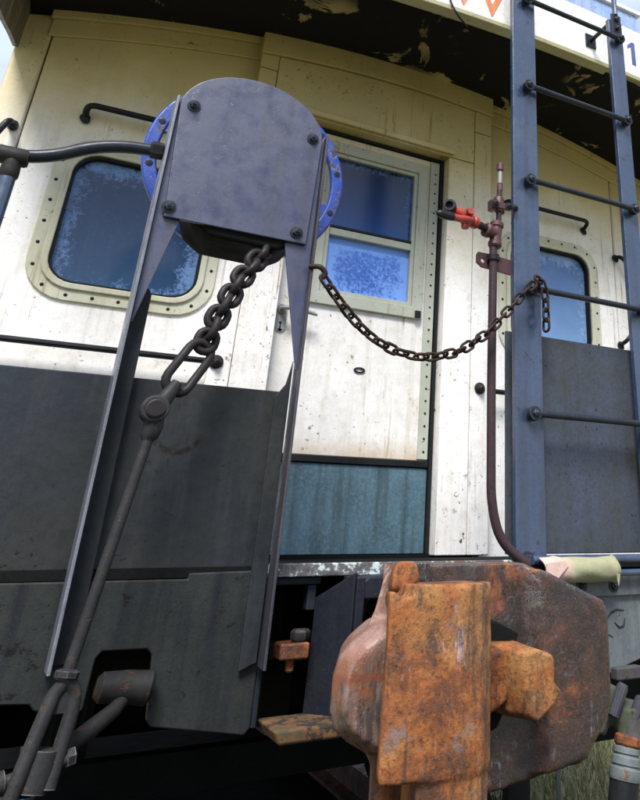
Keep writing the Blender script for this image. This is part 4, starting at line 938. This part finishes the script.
# padded sleeve, a little ragged, with a folded end and a torn tongue
sl = root('wrapped_sleeve', 'pale pink and mossy green wrapped sleeve slipped over the rods', 'sleeve', (1.37, -0.845, 1.155))
bm = bmesh.new(); NS, NC = 22, 26; rings = []
for i in range(NS + 1):
    t = i / NS; x = 1.238 + 0.268 * t
    ring_ = []
    for k in range(NC):
        a = 2 * PI * k / NC
        rr_ = 0.038 + 0.0010 * math.sin(a * 3 + t * 9) + 0.0008 * math.sin(a * 5 - t * 14)
        crease = math.exp(-((t - 0.30 + 0.12 * math.sin(a)) / 0.05) ** 2); rr_ += 0.004 * crease
        xx = x + (0.008 * math.sin(a * 2 + 1) + 0.002 * math.sin(a * 5)) * 0.3 * (1 if i in (0, NS) else 0)
        if i == NS: rr_ += 0.004
        ring_.append(bm.verts.new((xx, -0.846 + rr_ * math.cos(a) * 1.0, 1.148 + rr_ * math.sin(a) * 0.92)))
    rings.append(ring_)
for u, v in zip(rings, rings[1:]):
    for k in range(NC): bm.faces.new((u[k], u[(k + 1) % NC], v[(k + 1) % NC], v[k]))
cov = finish('sleeve_cover', bm, 'canvas', sl, angle=180)
so = cov.modifiers.new('thickness', 'SOLIDIFY'); so.thickness = 0.004
bm = bmesh.new(); fl = [(1.240, -0.886, 1.168), (1.300, -0.887, 1.174), (1.316, -0.889, 1.160), (1.262, -0.889, 1.114), (1.243, -0.887, 1.125)]
a = [bm.verts.new(p) for p in fl]; b = [bm.verts.new((p[0], p[1] + 0.004, p[2])) for p in fl]; bm.faces.new(a); bm.faces.new(b[::-1])
for i in range(5): bm.faces.new((a[i], b[i], b[(i + 1) % 5], a[(i + 1) % 5]))
finish('folded_flap', bm, 'canvas', sl, bevel=0.0015)
finish('torn_tongue', prism([(1.488, 1.136), (1.500, 1.134), (1.496, 1.112), (1.492, 1.102), (1.489, 1.116)], -0.893, -0.889), 'canvas', sl, bevel=0.001)

ak = root('angle_cock', 'mossy bolted cast iron air valve hanging at the lower right corner', 'valve', (1.31, -1.08, 0.80))
def castk(nm, parts, mat): return cast(nm, parts, mat, ak, 0.0045, 3, 0.006, 0.05)
castk('valve_casting', [
    lambda bm: tube([(1.245, -1.06, 0.868), (1.29, -1.08, 0.842), (1.345, -1.10, 0.815), (1.40, -1.12, 0.80)], [0.030, 0.034, 0.046, 0.05], 14, bm),
    lambda bm: tube([(1.250, -1.075, 0.800), (1.275, -1.085, 0.852), (1.295, -1.09, 0.895)], [0.022, 0.024, 0.021], 8, bm),
    lambda bm: tube([(1.33, -1.11, 0.84), (1.318, -1.12, 0.80), (1.310, -1.125, 0.775)], [0.040, 0.033, 0.030], 12, bm)], 'mossy')
for p0, p1, r in (((1.272, -1.115, 0.838), (1.302, -1.125, 0.902), 0.0145), ((1.318, -1.135, 0.828), (1.345, -1.14, 0.872), 0.0150), ((1.245, -1.10, 0.855), (1.262, -1.105, 0.885), 0.010)):
    finish('cover_bolt', tube([p0, Vector(p0).lerp(Vector(p1), .9), p1], [r, r, r * .75], 10), 'leg_dark', ak)
finish('rust_nut', _lathe([(0, 0.026), (0.004, 0.033), (0.020, 0.033), (0.024, 0.026)], Vector((1.308, -1.125, 0.797)), Vector((-0.25, 0, -1)), 8, None), 'rust_dark', ak, bevel=0.003)
finish('side_cap', _lathe([(0, 0.03), (0.02, 0.034), (0.04, 0.028), (0.045, 0.015)], Vector((1.375, -1.12, 0.775)), Vector((0.3, -1, 0)), 14, None), 'red_brown', ak)
finish('side_lug', bx(1.335, 1.42, -1.06, -1.03, 0.895, 0.925), 'mossy', ak, bevel=0.005)
ah = root('air_hose', 'thick black rubber air hose with ribbed silver collar hanging below the valve', 'hose', (1.31, -1.125, 0.72))
hd_ = Vector((-0.22, -0.02, -1)).normalized(); h0 = Vector((1.301, -1.125, 0.776))
finish('collar', _lathe([(0, 0.024), (0.004, 0.031), (0.014, 0.032), (0.018, 0.028), (0.022, 0.034), (0.036, 0.035), (0.040, 0.031), (0.044, 0.037), (0.060, 0.039), (0.066, 0.037)], h0, hd_, 26, None), 'silver', ah)
finish('hose', tube(rounded([h0 + hd_ * 0.05, h0 + hd_ * 0.16, h0 + hd_ * 0.34 + Vector((-0.02, -.04, 0)), h0 + Vector((-0.10, -0.30, -0.46))], 0.12, 8), 0.035, 20), 'rubber', ah)

single('hanger_strap', bx(1.045, 1.105, -1.00, -0.965, 0.30, 0.93), 'under', 'dark upright steel strap hanging under the right end of the coupler', 'strap', bevel=0.004)
dr = tube(rounded([(1.145, -1.06, 0.93), (1.150, -1.06, 0.80), (1.142, -1.06, 0.72), (1.150, -1.06, 0.45)], 0.04), 0.0055, 8)
single('dangling_wire_rod', dr, 'bar', 'thin dark rod dangling between the coupler and the black hose', 'rod')
lw = tube(rounded([(0.985, -0.61, 3.45), (0.985, -0.635, 3.30), (1.02, -0.64, 3.235), (1.085, -0.60, 3.235)], 0.06, 6), 0.004, 8)
single('loose_wire', lw, 'rubber', 'thin black loose wire curling under the white roof edge', 'wire')

# ================================================================== TRUCK under the body
tr = root('truck', 'sooty black wheel truck hidden in the dark beneath the caboose', 'truck', (0.93, 1.9, 0.165))
for y in (1.05, 2.75):
    for s, x in ((-1, 0.21), (1, 1.65)):
        finish('wheel', _lathe([(0, 0.30), (0.01, 0.42), (0.09, 0.425), (0.10, 0.45), (0.125, 0.45), (0.13, 0.2)], Vector((x + s * 0.06, y, 0.59)), Vector((-s, 0, 0)), 30, None), 'under', tr)
    finish('axle', cyl((-0.05, y, 0.59), (1.9, y, 0.59), 0.075, 16), 'under', tr)
for x in (-0.10, 1.96):
    finish('side_frame', prism([(0, 0)] * 0 + [(x - 0.06, 0.45), (x + 0.06, 0.45), (x + 0.06, 0.80), (x - 0.06, 0.80)], 0.75, 3.05), 'under', tr, bevel=0.03)
finish('bolster', bx(-0.10, 1.96, 1.72, 2.08, 0.50, 0.95), 'under', tr)
finish('brake_beam', bx(-0.05, 1.9, 0.52, 0.60, 0.42, 0.54), 'under', tr)
